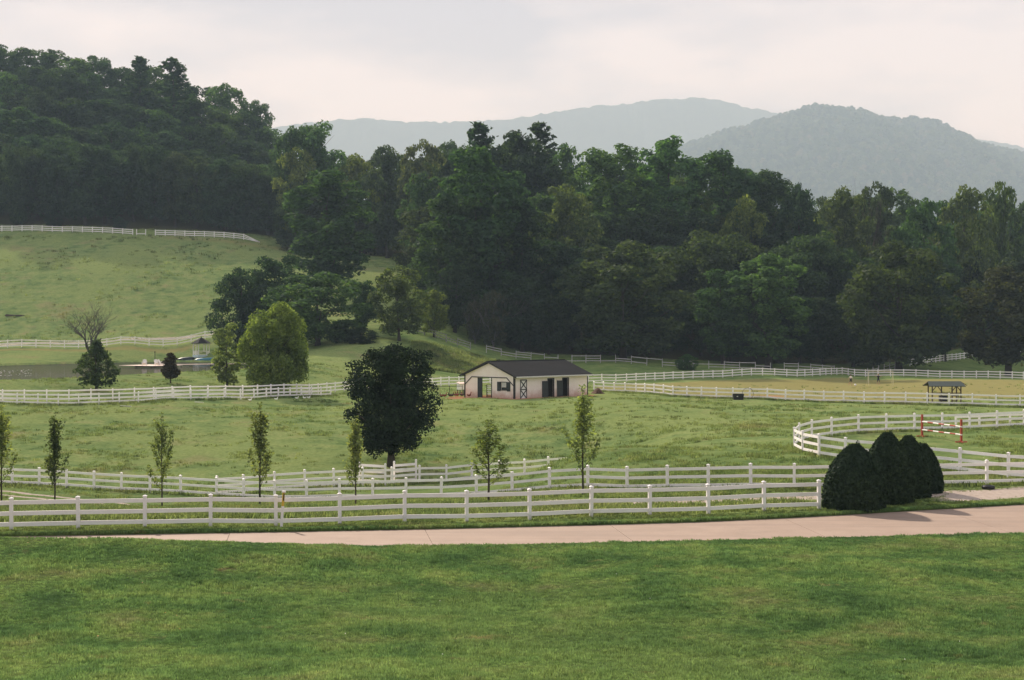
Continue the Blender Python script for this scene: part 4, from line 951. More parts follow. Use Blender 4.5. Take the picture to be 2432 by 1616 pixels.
# ------------------------------------------------------------------ barn
def barn():
    o = empty('barn', BARN_N, BARN_A); tag(o, 'long low pinkish white barn with dark roof and open doors', 'barn')
    T = 0.14
    # openings: front long wall y=0 (x ranges), gable x=0 (y ranges), rear wall y=BW
    def wall_x(y, opens, name):      # wall along x at given y
        mb = MB(); x = 0.0; y0, y1 = (y, y+T) if y < 1 else (y-T, y)
        for a, b, z0, z1 in opens:
            mb.box(x, a, y0, y1, -0.1, BH); mb.box(a, b, y0, y1, z1, BH)
            if z0 > 0: mb.box(a, b, y0, y1, -0.1, z0)
            x = b
        mb.box(x, BL, y0, y1, -0.1, BH); mb.build(name, M['barn'], o)
    wall_x(0, [(5.75, 6.75, 0, 2.25), (8.35, 9.35, 0, 2.25)], 'wall')
    wall_x(BW, [(1.6, 5.4, 0, 2.3)], 'wall')
    for xg, opens in ((0, [(1.25, 2.1, 1.05, 1.95), (3.72, 6.05, 0, 2.42)]), (BL, [])):
        mb = MB(); x0, x1 = (xg, xg+T) if xg == 0 else (xg-T, xg); y = T
        for a, b, z0, z1 in opens:
            mb.box(x0, x1, y, a, -0.1, BH); mb.box(x0, x1, a, b, z1, BH)
            if z0 > 0: mb.box(x0, x1, a, b, -0.1, z0)
            y = b
        mb.box(x0, x1, y, BW-T, -0.1, BH)
        mb.add([(x0, 0, BH), (x0, BW, BH), (x0, BW/2, BR-0.1), (x1, 0, BH), (x1, BW, BH), (x1, BW/2, BR-0.1)], [(0, 2, 1), (3, 4, 5), (0, 1, 4, 3), (1, 2, 5, 4), (2, 0, 3, 5)])
        mb.build('wall', M['barn'], o)
    # roof planes with shingle courses, overhanging eaves
    oh, og, th = 0.62, 0.30, 0.10; sl = (BR - BH) / (BW / 2)
    for sgn in (-1, 1):
        ye = -oh if sgn < 0 else BW + oh; yr = BW/2; ze = BH - sl*oh + 0.06; zr = BR + 0.06
        mb = MB(); n = 14
        for k in range(n):
            a, b = k/n, (k+1)/n; lift = 0.022
            y0, y1 = ye + (yr-ye)*a, ye + (yr-ye)*b; z0, z1 = ze + (zr-ze)*a, ze + (zr-ze)*b
            v = [(-og, y0, z0+lift+th), (BL+og, y0, z0+lift+th), (BL+og, y1, z1+th), (-og, y1, z1+th), (-og, y0, z0), (BL+og, y0, z0), (BL+og, y1, z1), (-og, y1, z1)]
            mb.add(v, [(0,1,2,3),(7,6,5,4),(0,4,5,1),(3,2,6,7),(0,3,7,4),(1,5,6,2)] if sgn < 0 else [(3,2,1,0),(4,5,6,7),(1,5,4,0),(7,6,2,3),(4,7,3,0),(2,6,5,1)])
        rf = mb.build('roof', M['roof'], o)
        if sgn < 0: MB().box(-og, BL+og, -oh-0.10, -oh-0.003, ze-0.03, ze+0.10).build('gutter', M['gutter'], rf)
        for xx in (-og-0.035, BL+og+0.002):
            mb = MB(); mb.add([(xx, ye, ze-0.10), (xx, yr, zr-0.10), (xx, yr, zr+0.11), (xx, ye, ze+0.11), (xx+.033, ye, ze-0.10), (xx+.033, yr, zr-0.10), (xx+.033, yr, zr+0.11), (xx+.033, ye, ze+0.11)], [(0,1,2,3),(7,6,5,4),(0,4,5,1),(3,2,6,7),(0,3,7,4),(1,5,6,2)])
            mb.build('barge_board', M['dark_trim'], rf)
    MB().bar((-og, BW/2, BR+0.165), (BL+og, BW/2, BR+0.165), 0.30, 0.03).build('ridge_cap', M['roof'], o)
    # dark corner posts and frame boards of the gable, 3-5 cm proud
    g = -0.05
    for y0, y1 in ((-0.05, 0.13), (BW-0.13, BW+0.05)): MB().box(g, 0.0-0.002, y0, y1, -0.05, BH).build('corner_board', M['dark_trim'], o)
    MB().box(0.0, 0.16, -0.05, -0.003, -0.05, BH-0.3).build('corner_board', M['dark_trim'], o)
    MB().box(BL-0.1, BL+0.03, -0.04, -0.003, -0.05, BH-0.3).build('corner_board', M['dark_trim'], o)
    MB().bar((-0.032, 1.2, 2.48), (-0.032, BW-1.2, 2.48), 0.05, 0.10).build('header_beam', M['dark_trim'], o)
    MB().bar((-0.032, 1.2, 2.48), (-0.032, 0.05, 1.55), 0.045, 0.10).build('brace', M['dark_trim'], o)
    MB().bar((-0.032, BW-1.2, 2.48), (-0.032, BW-0.05, 1.55), 0.045, 0.10).build('brace', M['dark_trim'], o)
    # gable doorway: jambs, half-open sliding leaf, slatted inner gate
    MB().box(-0.04, 0.15, 3.62, 3.72, 0, 2.42).build('door_jamb', M['dark_trim'], o)
    MB().box(0.02, 0.10, 5.30, 6.05, 0.02, 2.40).build('sliding_door', M['dark_door'], o)
    ig = MB(); ig.box(0.5, 0.58, 3.95, 4.05, 0, 1.5); ig.box(0.5, 0.58, 4.95, 5.05, 0, 1.6)
    gt = ig.build('stall_gate', M['stain_wood'], o)
    for z in (0.25, 0.5, 0.75, 1.0, 1.25, 1.45): MB().box(0.52, 0.56, 4.05, 4.95, z-0.05, z+0.05).build('slat', M['white_paint'] if z > .4 else M['stain_wood'], gt)
    # gable window: frame, panes, shutters
    w = MB(); w.box(-0.045, -0.003, 1.18, 2.17, 1.0, 1.06); w.box(-0.045, -0.003, 1.18, 2.17, 1.95, 2.02); w.box(-0.045, -0.003, 1.18, 1.25, 1.06, 1.95); w.box(-0.045, -0.003, 2.10, 2.17, 1.06, 1.95)
    wf = w.build('window', M['dark_trim'], o)
    for yy in (1.27, 1.69):
        for zz in (1.08, 1.38, 1.67):
            MB().box(0.03, 0.045, yy, yy+0.38, zz, zz+0.26).build('pane', M['gutter'] if zz > 1.3 else M['dark_door'], wf)
    for y0, y1 in ((0.62, 1.14), (2.21, 2.73)):
        MB().box(-0.06, -0.003, y0, y1, 0.92, 2.0).build('shutter', M['dark_door'], o)
    # long wall: crossed stable door and two open stalls with doors swung back
    d = MB(); x0, x1 = 0.95, 2.05
    MB().box(x0, x1, -0.03, -0.003, 0.04, 2.25).build('door_panel', M['white_paint'], o)
    for a, b in (((x0, .06), (x1, .06)), ((x0, 1.12), (x1, 1.12)), ((x0, 2.22), (x1, 2.22)), ((x0+.04, .06), (x0+.04, 2.22)), ((x1-.04, .06), (x1-.04, 2.22)), ((x0, .06), (x1, 1.12)), ((x0, 1.12), (x1, .06)), ((x0, 1.12), (x1, 2.22)), ((x0, 2.22), (x1, 1.12))):
        k = 0.004 * len(d.v) / 8 * 0.25
        d.bar((a[0], -0.05 - k, a[1]), (b[0], -0.05 - k, b[1]), 0.035, 0.11)
    d.build('cross_brace', M['dark_trim'], o)
    for xo in (5.75, 8.35):
        f = MB(); f.box(xo-0.09, xo, -0.045, 0.1, 0, 2.34); f.box(xo+1.0, xo+1.09, -0.045, 0.1, 0, 2.34); f.box(xo-0.09, xo+1.09, -0.046, 0.1, 2.25, 2.341)
        f.build('door_frame', M['dark_trim'], o)
        dl = MB(); dl.box(xo-1.05, xo-0.1, -0.10, -0.05, 0.05, 2.02); df = dl.build('stall_door', M['dark_door'], o)
        for z in (0.25, 1.05, 1.85): MB().box(xo-1.05, xo-0.1, -0.125, -0.101, z-.05, z+.05).build('ledge', M['dark_trim'], df)
    # stalls inside
    MB().box(5.2, 10.2, 3.6, 3.68, 0, 2.6).build('partition', M['interior'], o)
    MB().box(5.0, 5.08, 0.2, 3.5, 0, 2.6).build('partition', M['interior'], o)
    MB().box(7.5, 7.58, 0.2, 3.5, 0, 2.6).build('partition', M['interior'], o)
    MB().box(10.2, 10.28, 0.2, 3.5, 0, 2.6).build('partition', M['interior'], o)
barn()

# wire pen at the barn's far corner
P0 = [at(px, D) for px, D in ((1002,177),(1038,176),(1068,175.5),(1098,174.5))]
o = empty('wire_pen', P0[0]); tag(o, 'thin dark wire pen fence left of the barn', 'fence')
for p in P0:
    q = MB().tube([(0, 0, -.2), (0, 0, 1.25)], 0.035, 6).build('stake', M['dark_trim'], o); q.location = p - P0[0]
for a, b in zip(P0[:-1], P0[1:]):
    for z in (1.15, 0.12): MB().bar(a - P0[0] + Vector((0, 0, z)), b - P0[0] + Vector((0, 0, z)), 0.03, 0.05).build('wire', M['dark_trim'], o)
p = at(1097, 178); o = empty('feed_box', p, 0.5); tag(o, 'pale wooden coop box on legs beside the barn corner', 'coop')
MB().box(-.5, .5, -.4, .4, .5, 1.25).build('body', M['white_paint'], o)
for sx in (-.42, .42):
    for sy in (-.32, .32): MB().box(sx-.05, sx+.05, sy-.05, sy+.05, -.1, .5).build('leg', M['stain_wood'], o)
mb = MB(); mb.add([(-.6,-.5,1.26),(.6,-.5,1.26),(.6,.5,1.45),(-.6,.5,1.45),(-.6,-.5,1.22),(.6,-.5,1.22),(.6,.5,1.41),(-.6,.5,1.41)], [(0,1,2,3),(7,6,5,4),(0,4,5,1),(1,5,6,2),(2,6,7,3),(3,7,4,0)]); mb.build('lid', M['dock'], o)

# ------------------------------------------------------------------ birds
def bird(px, D, rz, label, kind='hen', group=None):
    p = at(px, D); o = empty('hen' if kind != 'duck' else 'duck', p, rz); tag(o, label, 'hen' if kind != 'duck' else 'duck', group)
    m = M['duck'] if kind == 'duck' else M['hen_dark' if kind == 'dark' else 'hen']; s = 0.8 if kind == 'duck' else 1.05
    zc = 0.20*s if kind == 'duck' else 0.27*s; mb = MB()
    pts = [(-.26,0,zc+.14),(-.19,0,zc+.06),(-.08,0,zc),(.06,0,zc),(.15,0,zc+.05),(.19,0,zc+.16),(.20,0,zc+.25),(.235,0,zc+.30),(.28,0,zc+.29)]
    mb.tube([tuple(s*c if i != 2 else zc + s*(c-zc) for i, c in enumerate(q)) for q in pts], [s*k for k in (.03,.075,.115,.125,.10,.055,.045,.05,.02)], 8)
    mb.build('body', m, o, smooth=True)
    MB().tube([(.27*s,0,zc+.29*s),(.34*s,0,zc+.27*s)], [.022*s,.006], 5).build('beak', M['orange'], o)
    for sy in (-.05, .05): MB().tube([(.0, sy*s, zc-.08*s), (.01, sy*s, 0.0)], [.016, .012], 5).build('leg', M['orange'], o)
    if kind != 'duck': MB().bar((.20*s,0,zc+.355*s), (.27*s,0,zc+.345*s), .012, .05).build('comb', M['comb'], o)
for i, (px, D, rz, k, lab) in enumerate(((1049,170.5,2.6,'hen','rust brown hen farthest from the barn'),(1056,171,0.3,'hen','rust brown hen beside the farthest one'),(1069,170.6,2.9,'dark','dark hen at the edge of the bare soil'),(1073,170.2,0.5,'dark','dark hen just right of the other dark one'),
      (1082,171.5,0.2,'hen','brown hen in the middle of the flock'),(1086,170.8,2.8,'hen','brown hen stooping in the middle of the flock'),(1095,171.2,1.2,'hen','large reddish hen near the coop box'),(1098,170.4,0.1,'dark','dark hen in front of the coop box'),(1114,168.6,0.35,'hen','single hen at the foot of the gable wall'))):
    bird(px, D, rz, lab, k, 'hens by the barn')
for px, D, rz, lab in ((594,158.8,0.2,'white duck farthest left along the pond fence'),(656,162,0.3,'white duck alone between two fence posts'),(705,165.5,0.1,'white duck, first of the close trio before the fence'),(723,166.5,2.9,'white duck in the middle of the close trio'),(733,167,0.2,'white duck at the right end of the close trio')):
    bird(px, D, rz, lab, 'duck', 'white ducks before the pond fence')

# ------------------------------------------------------------------ arena: shelter, jump, trough, heap
def shelter():
    p = at(2243, 156.3); o = empty('field_shelter', p, -0.03); tag(o, 'small open shelter with dark green roof behind the arena fence', 'shelter')
    hw, hd = 1.55, 0.85
    for x in (-hw, -0.55, 0.60, hw):
        MB().box(x-.06, x+.06, -hd-.06, -hd+.06, -.2, 1.78).build('post', M['stain_wood'], o)
    for x in (-hw, hw): MB().box(x-.06, x+.06, hd-.06, hd+.06, -.2, 1.78).build('post', M['stain_wood'], o)
    MB().box(-hw-.1, hw+.1, -hd-.05, -hd+.05, 1.78, 1.90).build('beam', M['stain_wood'], o)
    MB().box(-hw-.1, hw+.1, hd-.05, hd+.05, 1.78, 1.90).build('beam', M['stain_wood'], o)
    for x, s in ((-hw, 1), (-.55, -1), (.60, 1), (hw, -1)): MB().bar((x, -hd, 1.25), (x + s*.42, -hd, 1.78), .07, .08).build('brace', M['stain_wood'], o)
    for x0, x1, z in ((-hw, hw, 1.05), (.60, 1.3, .75), (.60, 1.15, .2)): MB().box(x0, x1, -hd-.04, -hd+.04, z-.05, z+.05).build('rail', M['stain_wood'], o)
    MB().bar((1.3, -hd-.09, .75), (1.1, -hd-.09, .2), .06, .06).build('brace', M['stain_wood'], o)
    MB().box(-.55, .25, -.3, .3, .1, .75).build('crate', M['black'], o)
    for s in (-1, 1):
        mb = MB(); ye = s*(hd+.35)
        v = [(-hw-.45, ye, 1.82), (hw+.45, ye, 1.82), (hw+.25, 0, 2.32), (-hw-.25, 0, 2.32)]
        v += [(a, b, c-.06) for a, b, c in v]
        mb.add(v, [(0,1,2,3),(7,6,5,4),(0,4,5,1),(1,5,6,2),(2,6,7,3),(3,7,4,0)] if s < 0 else [(3,2,1,0),(4,5,6,7),(1,5,4,0),(2,6,5,1),(3,7,6,2),(0,4,7,3)])
        mb.build('roof_plane', M['green_roof'], o)
    for s in (-1, 1): MB().bar((s*(hw+.2), 0, 2.27), (s*(hw+.85), -.2, 1.86), .07, .07).build('rafter_tail', M['stain_wood'], o)
shelter()

def jump():
    a, b = at(2190, 106.2), at(2283, 101.8); o = empty('horse_jump', a); tag(o, 'red and white striped jump with two poles inside the loop fence', 'jump'); d = b - a
    for q in (Vector((0, 0, 0)), d):
        st = MB().box(-.07, .07, -.07, .07, 0, 1.66).build('standard', M['red_paint'], o); st.location = q
        MB().box(-.42, .42, -.05, .05, 0.0, .09).build('foot', M['red_paint'], st); MB().box(-.05, .05, -.42, .42, 0.004, .094).build('foot', M['red_paint'], st)
    for z0, z1 in ((1.13, 1.13), (.52, .56)):
        n = 7; pole = None
        for k in range(n):
            t0, t1 = k/n, (k+1)/n; p0 = d*t0 + Vector((0, -.1, z0 + (z1-z0)*t0)); p1 = d*t1 + Vector((0, -.1, z0 + (z1-z0)*t1))
            if k == 0: pole = MB().tube([p0, p1], .055, 8).build('pole', M['white_paint'], o)
            else: MB().tube([p0, p1], .055, 8).build('stripe', M['red_paint' if k % 2 else 'white_paint'], pole)
jump()

p = at(1753, 162.4); o = empty('water_trough', p, -0.05); tag(o, 'black water trough against the arena fence', 'trough')
mb = MB(); mb.add([(-.55,-.4,0),(.55,-.4,0),(.55,.4,0),(-.55,.4,0),(-.62,-.46,.68),(.62,-.46,.68),(.62,.46,.68),(-.62,.46,.68),(-.54,-.38,.68),(.54,-.38,.68),(.54,.38,.68),(-.54,.38,.68),(-.5,-.34,.2),(.5,-.34,.2),(.5,.34,.2),(-.5,.34,.2)],
   [(0,1,5,4),(1,2,6,5),(2,3,7,6),(3,0,4,7),(4,5,9,8),(5,6,10,9),(6,7,11,10),(7,4,8,11),(8,9,13,12),(9,10,14,13),(10,11,15,14),(11,8,12,15),(12,13,14,15),(3,2,1,0)]); mb.build('tub', M['black'], o)
MB().box(-.2, -.05, -.475, -.462, .36, .42).build('plate', M['white_paint'], o)
p = at(1776, 163.4); o = MB().tube([(.64*math.cos(t), 0.04*math.sin(3*t), .66 + .64*math.sin(t)) for t in np.linspace(-1.5, 4.0, 28)], .025, 6).build('hose_loop', M['black']); o.location = p; tag(o, 'thin dark hose standing in a loop beside the water trough', 'hose')

def heap(name, label, px, D, rx, ry, h, mat, seed, cat):
    r = np.random.default_rng(seed); n, m = 22, 9; v = [(0, 0, h)]; f = []
    for i in range(1, m):
        t = i / (m-1)
        for k in range(n):
            a = 2*math.pi*k/n; q = 1 + .12*r.normal()*t
            v.append((rx*t*q*math.cos(a), ry*t*q*math.sin(a), h*(1 - t**1.6) + .05*r.normal()*(1-t) - .08*t))
    for k in range(n): f.append((0, 1+k, 1+(k+1) % n))
    for i in range(m-2):
        for k in range(n): f.append((1+i*n+k, 1+(i+1)*n+k, 1+(i+1)*n+(k+1) % n, 1+i*n+(k+1) % n))
    o = link(name, np_mesh(name, np.array(v), f, mat, smooth=True)); p = at(px, D); o.location = p; tag(o, label, cat); return o
heap('manure_heap', 'dark brown heap at the right end of the barn', 1420, 178, .85, .9, .72, M['manure'], 3, 'heap')
p = at(2347, 71.6); mb = MB(); mb.lathe([(.16,.02),(.30,.0),(.33,.06),(.31,.15),(.22,.18),(.15,.12),(.14,.05)], 18); o = mb.build('feed_pan', M['black'], smooth=True); o.location = p + Vector((0, 0, .02)); tag(o, 'black rubber feed pan on the gravel below the right fence', 'feed pan')

# ------------------------------------------------------------------ players, goal, ball
def person(px, D, rz, J, edges, mats, zsplit, label, hair):
    """J: joints (name -> (x,y,z,r)); skinned into one body; mats by height: shirt, shorts, skin"""
    p = at(px, D); names = list(J); me = bpy.data.meshes.new('person')
    me.from_pydata([J[n][:3] for n in names], [(names.index(a), names.index(b)) for a, b in edges], [])
    o = bpy.data.objects.new('person', me); COL.objects.link(o)
    sk = o.modifiers.new('skin', 'SKIN'); sk.use_smooth_shade = True
    for i, n in enumerate(names): me.skin_vertices[0].data[i].radius = (J[n][3], J[n][3]*0.85)
    me.skin_vertices[0].data[names.index('pelvis')].use_root = True
    ss = o.modifiers.new('sub', 'SUBSURF'); ss.levels = 2; ss.render_levels = 2
    dg = bpy.context.evaluated_depsgraph_get(); bm = bpy.data.meshes.new_from_object(o.evaluated_get(dg))
    o.modifiers.clear(); o.data = bm; bm.name = 'person'; bm.materials.clear()
    for m in mats: bm.materials.append(m)
    for f in bm.polygons: f.material_index = zsplit(f.center); f.use_smooth = True
    o.location = p; o.rotation_euler = (0, 0, rz); tag(o, label, 'person', 'players in the arena')
    hd = J['head']; mb = MB(); mb.lathe([(.02,.135),(.075,.12),(.105,.06),(.105,-.02),(.09,-.07)], 12, c=(hd[0], hd[1]+.015, hd[2])); mb.build('hair', hair, o, smooth=True)
    return o
E_ = [('pelvis','belly'),('belly','chest'),('chest','neck'),('neck','head'),('head','crown'),('chest','shL'),('shL','elL'),('elL','haL'),('haL','fiL'),('chest','shR'),('shR','elR'),('elR','haR'),('haR','fiR'),
      ('pelvis','hipL'),('hipL','knL'),('knL','anL'),('anL','toL'),('pelvis','hipR'),('hipR','knR'),('knR','anR'),('anR','toR')]
base = dict(pelvis=(0,0,.95,.14),belly=(0,0,1.12,.13),chest=(0,0,1.36,.15),neck=(0,0,1.52,.055),head=(0,-.02,1.66,.095),crown=(0,-.02,1.74,.07))
J1_ = dict(base, shL=(.19,0,1.44,.06),elL=(.30,-.05,1.22,.042),haL=(.26,-.25,1.10,.032),fiL=(.25,-.33,1.09,.022),shR=(-.19,0,1.44,.06),elR=(-.33,.08,1.22,.042),haR=(-.42,-.02,1.02,.032),fiR=(-.44,-.06,.95,.022),
     hipL=(.10,0,.88,.10),knL=(.16,-.14,.50,.06),anL=(.15,.02,.09,.042),toL=(.17,-.16,.04,.035),hipR=(-.10,0,.88,.10),knR=(-.12,.10,.50,.06),anR=(-.20,.34,.16,.042),toR=(-.21,.30,.04,.035))
J2_ = dict(base, shL=(.19,0,1.44,.06),elL=(.36,-.02,1.30,.042),haL=(.42,-.12,1.50,.032),fiL=(.44,-.14,1.58,.022),shR=(-.19,0,1.44,.06),elR=(-.36,-.02,1.30,.042),haR=(-.42,-.12,1.50,.032),fiR=(-.44,-.14,1.58,.022),
     hipL=(.10,0,.88,.10),knL=(.17,-.05,.48,.06),anL=(.18,.03,.09,.042),toL=(.20,-.16,.04,.035),hipR=(-.10,0,.88,.10),knR=(-.17,-.05,.48,.06),anR=(-.18,.03,.09,.042),toR=(-.20,-.16,.04,.035))
cl = dict(navy=simple('navy cloth', (.02, .022, .035), .9), white=simple('pale cloth', (.75, .70, .66), .9), red=simple('rust cloth', (.30, .10, .05), .9), dark=simple('black cloth', (.02, .018, .018), .9), hair=simple('brown hair', (.06, .035, .02), .7), fair=simple('fair hair', (.35, .24, .12), .7))
person(2020.6, 216, 0.5, J1_, E_, [M['skin'], cl['white'], cl['dark']], lambda c: 1 if c.z > 1.18 and c.z < 1.5 and abs(c.x) < .27 else (2 if .62 < c.z <= 1.18 and abs(c.x) < .24 else 0), 'running player in a pale top and dark shorts near the ball', cl['hair'])
person(2086, 219.5, 0.0, J2_, E_, [M['skin'], cl['dark'], cl['navy']], lambda c: 1 if c.z > .98 and c.z < 1.5 and abs(c.x) < .30 else (2 if .5 < c.z <= .98 else 0), 'goalkeeper in dark clothes with arms raised between the goal posts', cl['fair'])
p = at(2031, 215); mb = MB(); mb.lathe([(.115*math.sin(t)+.001, .115-.115*math.cos(t)) for t in np.linspace(.05, 3.09, 9)], 12); o = mb.build('ball', M['white_paint'], smooth=True); o.location = p + Vector((0, 0, .04)); o.scale = (1.5, 1.5, 1.5); tag(o, 'white ball on the dry arena grass beside the runner', 'ball')
a, b = at(2063, 221), at(2121, 221); o = empty('goal_frame', a); tag(o, 'pale thin goal frame around the goalkeeper', 'goal'); d = b - a; d.z = 0
for q in (Vector((0, 0, 0)), d): MB().tube([q, q + Vector((0, 0, 2.2))], .03, 6).build('goal_post', M['goal'], o)
MB().tube([Vector((0, 0, 2.2)), d + Vector((0, 0, 2.2))], .03, 6).build('crossbar', M['goal'], o)
for q in (Vector((0, 0, 2.2)), d + Vector((0, 0, 2.2))): MB().tube([q, Vector((q.x, q.y + 1.2, .05))], .018, 5).build('back_stay', M['goal'], o)

# ------------------------------------------------------------------ pond side: dock, chairs, gazebo, boats, lamp, log
dz = WATER_Z + 0.32
o = empty('dock', (wx(320, 238), 238, dz)); tag(o, 'sunlit wooden dock on the pond with a long walkway', 'dock'); O = o.location
def plank_run(px0, D0_, px1, D1_, w, n, name='plank'):
    a, b = Vector((wx(px0, D0_), D0_, dz)), Vector((wx(px1, D1_), D1_, dz)); d = (b - a) / n; side = Vector((-d.y, d.x, 0)).normalized() * w
    for k in range(n):
        p0, p1 = a + d*k - O + d*.02, a + d*(k+1) - O - d*.02
        mb = MB(); v = [p0 - side/2, p1 - side/2, p1 + side/2, p0 + side/2]; v += [q - Vector((0, 0, .06)) for q in v]
        mb.add(v, [(0,1,2,3),(7,6,5,4),(0,4,5,1),(1,5,6,2),(2,6,7,3),(3,7,4,0)]); mb.build(name, M['dock'], o)
plank_run(320, 240, 398, 236, 7.0, 18)
plank_run(398, 243, 600, 250.5, 1.7, 30)
for px, D in ((324,237.5),(360,234.5),(395,233),(430,243.5),(500,246),(570,248.5)):
    q = MB().tube([(0, 0, -1.5), (0, 0, -.07)], .09, 6).build('pile', M['stain_wood'], o); q.location = Vector((wx(px, D), D, dz)) - O
for a, b in (((320,236.5),(397,232.5)),):
    A1, B1 = Vector((wx(*a), a[1], dz - .16)) - O, Vector((wx(*b), b[1], dz - .16)) - O; MB().bar(A1, B1, .06, .2).build('side_beam', M['stain_wood'], o)

def adirondack(px, D, rz, label):
    o = empty('garden_chair', (wx(px, D), D, dz), rz); tag(o, label, 'chair', 'white garden chairs on the dock'); m = M['white_paint']
    s = MB(); s.bar((0, -.30, .38), (0, .25, .24), .55, .03); s.build('seat', m, o)
    for k in range(5):
        x = -.22 + .11*k; MB().bar((x, .22, .25), (x*1.25, .55, 1.02 - .05*abs(k-2)), .10, .025, up=(0, -1, .4)).build('back_slat', m, o)
    for x in (-.33, .33):
        MB().box(x-.05, x+.05, -.38, -.32, 0, .56).build('leg', m, o); MB().bar((x, -.3, .36), (x, .55, .02), .04, .10).build('leg', m, o)
        MB().box(x-.08, x+.08, -.45, .35, .56, .59).build('armrest', m, o)
adirondack(343, 237, 0.15, 'white garden chair facing the water, left one on the dock')
adirondack(372, 237.5, 0.5, 'white low garden chair in the middle of the dock')
adirondack(384, 238, 1.4, 'white garden chair half hidden by the tiny reddish tree')
p = Vector((wx(368, 244), 244, dz - .3)); o = empty('lamp_post', p); tag(o, 'thin dark pole rising behind the dock chairs', 'pole')
MB().tube([(0, 0, -1), (0, 0, 2.3)], .06, 6).build('pole', M['dark_trim'], o); MB().lathe([(.05, 2.3), (.10, 2.35), (.08, 2.5), (.01, 2.58)], 8).build('finial', M['dark_trim'], o)

def gazebo():
    p = at(478, 281.5); o = empty('gazebo', p, 0.4); o.scale = (0.9, 0.9, 0.88); tag(o, 'small white gazebo with a slate grey pointed roof on the pond bank', 'gazebo'); n = 6; R_ = 1.75
    cs = [(R_*math.cos(2*math.pi*k/n), R_*math.sin(2*math.pi*k/n)) for k in range(n)]
    MB().lathe([(R_+.15, -.5), (R_+.15, .12)], n).build('floor_deck', M['pale_boat'], o)
    for x, y in cs: MB().box(x-.08, x+.08, y-.08, y+.08, .12, 2.75).build('post', M['white_paint'], o)
    for k in range(n):
        a, b = cs[k], cs[(k+1) % n]
        MB().bar((*a, 2.68), (*b, 2.68), .06, .16).build('fascia', M['white_paint'], o)
        for q, r_ in ((a, b), (b, a)):
            MB().bar((*q, 2.2), (q[0] + (r_[0]-q[0])*.28, q[1] + (r_[1]-q[1])*.28, 2.62), .05, .07).build('bracket', M['white_paint'], o)
        if k != 4:
            for z in (.35, .95): MB().bar((*a, z), (*b, z), .05, .07).build('rail', M['white_paint'], o)
            for j in range(1, 6):
                t = j/6; x, y = a[0]+(b[0]-a[0])*t, a[1]+(b[1]-a[1])*t; MB().box(x-.03, x+.03, y-.03, y+.03, .35, .95).build('baluster', M['white_paint'], o)
    mb = MB(); ro = R_ + .48; v = [(ro*math.cos(2*math.pi*k/n), ro*math.sin(2*math.pi*k/n), 2.72) for k in range(n)] + [(0, 0, 4.05)] + [(ro*math.cos(2*math.pi*k/n), ro*math.sin(2*math.pi*k/n), 2.64) for k in range(n)]
    mb.add(v, [(k, (k+1) % n, n) for k in range(n)] + [(n+1+k, n+1+(k+1) % n, (k+1) % n, k) for k in range(n)] + [tuple(n+1+k for k in range(n-1, -1, -1))])
    rf = mb.build('roof', M['slate'], o); MB().lathe([(.07, 4.03), (.09, 4.12), (.02, 4.25)], 8).build('finial', M['slate'], rf)
gazebo()
def boat(px, D, L, Wd, Hh, rz, mat, label, flip=False, tilt=0.0):
    p = at(px, D); o = empty('rowing_boat', p + Vector((0, 0, Hh if flip else .05)), rz); tag(o, label, 'boat'); n, m = 11, 7; v = []; f = []
    for i in range(n):
        t = i/(n-1)*2 - 1; w = Wd/2*max(.02, 1 - abs(t)**2.4); sh = Hh*(1 + .25*t*t)
        for k in range(m):
            a = math.pi*k/(m-1); v.append((t*L/2, -w*math.cos(a), sh - sh*(math.sin(a)**.7)*(1 - .35*abs(t)**3)))
    for i in range(n-1):
        for k in range(m-1): f.append((i*m+k, i*m+k+1, (i+1)*m+k+1, (i+1)*m+k))
    me = np_mesh('hull', np.array(v), f, mat, smooth=True); h = link('hull', me, o)
    gw = MB()
    for s in (0, m-1): gw.tube([v[i*m+s] for i in range(n)], .035, 5)
    gw.build('gunwale', M['pale_boat'], o)
    for x in (-.2*L, .15*L): MB().box(x-.12, x+.12, -Wd*.4, Wd*.4, Hh*.62, Hh*.68).build('thwart', M['dock'], o)
    o.rotation_euler = (math.pi if flip else 0, tilt, rz); return o
boat(441, 278.5, 3.4, 1.3, .62, 0.35, M['dark_boat'], 'dark overturned boat with a pale rim left of the gazebo', True, -.1)
boat(487, 276.5, 4.0, 1.3, .55, 0.25, M['blue_boat'], 'blue boat lying on the bank in front of the gazebo', True, -.06)
boat(420, 279, 2.2, .8, .3, 0.2, M['log'], 'low brown boat end lying left of the dark boat', True)
r = np.random.default_rng(5); mb = MB()
for k in range(7):
    a = r.uniform(-.3, .3); x, y = r.uniform(-1.4, 1.4), r.uniform(-.5, .5); mb.tube([(x-.8*math.cos(a), y-.8*math.sin(a), .1+.05*k), (x+.8*math.cos(a), y+.8*math.sin(a), .12+.04*k)], [.13, .08], 7)
o = empty('log_pile', at(35, 322)); tag(o, 'dark pile of old logs low on the hill meadow', 'log pile'); mb.build('logs', M['log'], o)['kind'] = 'stuff'

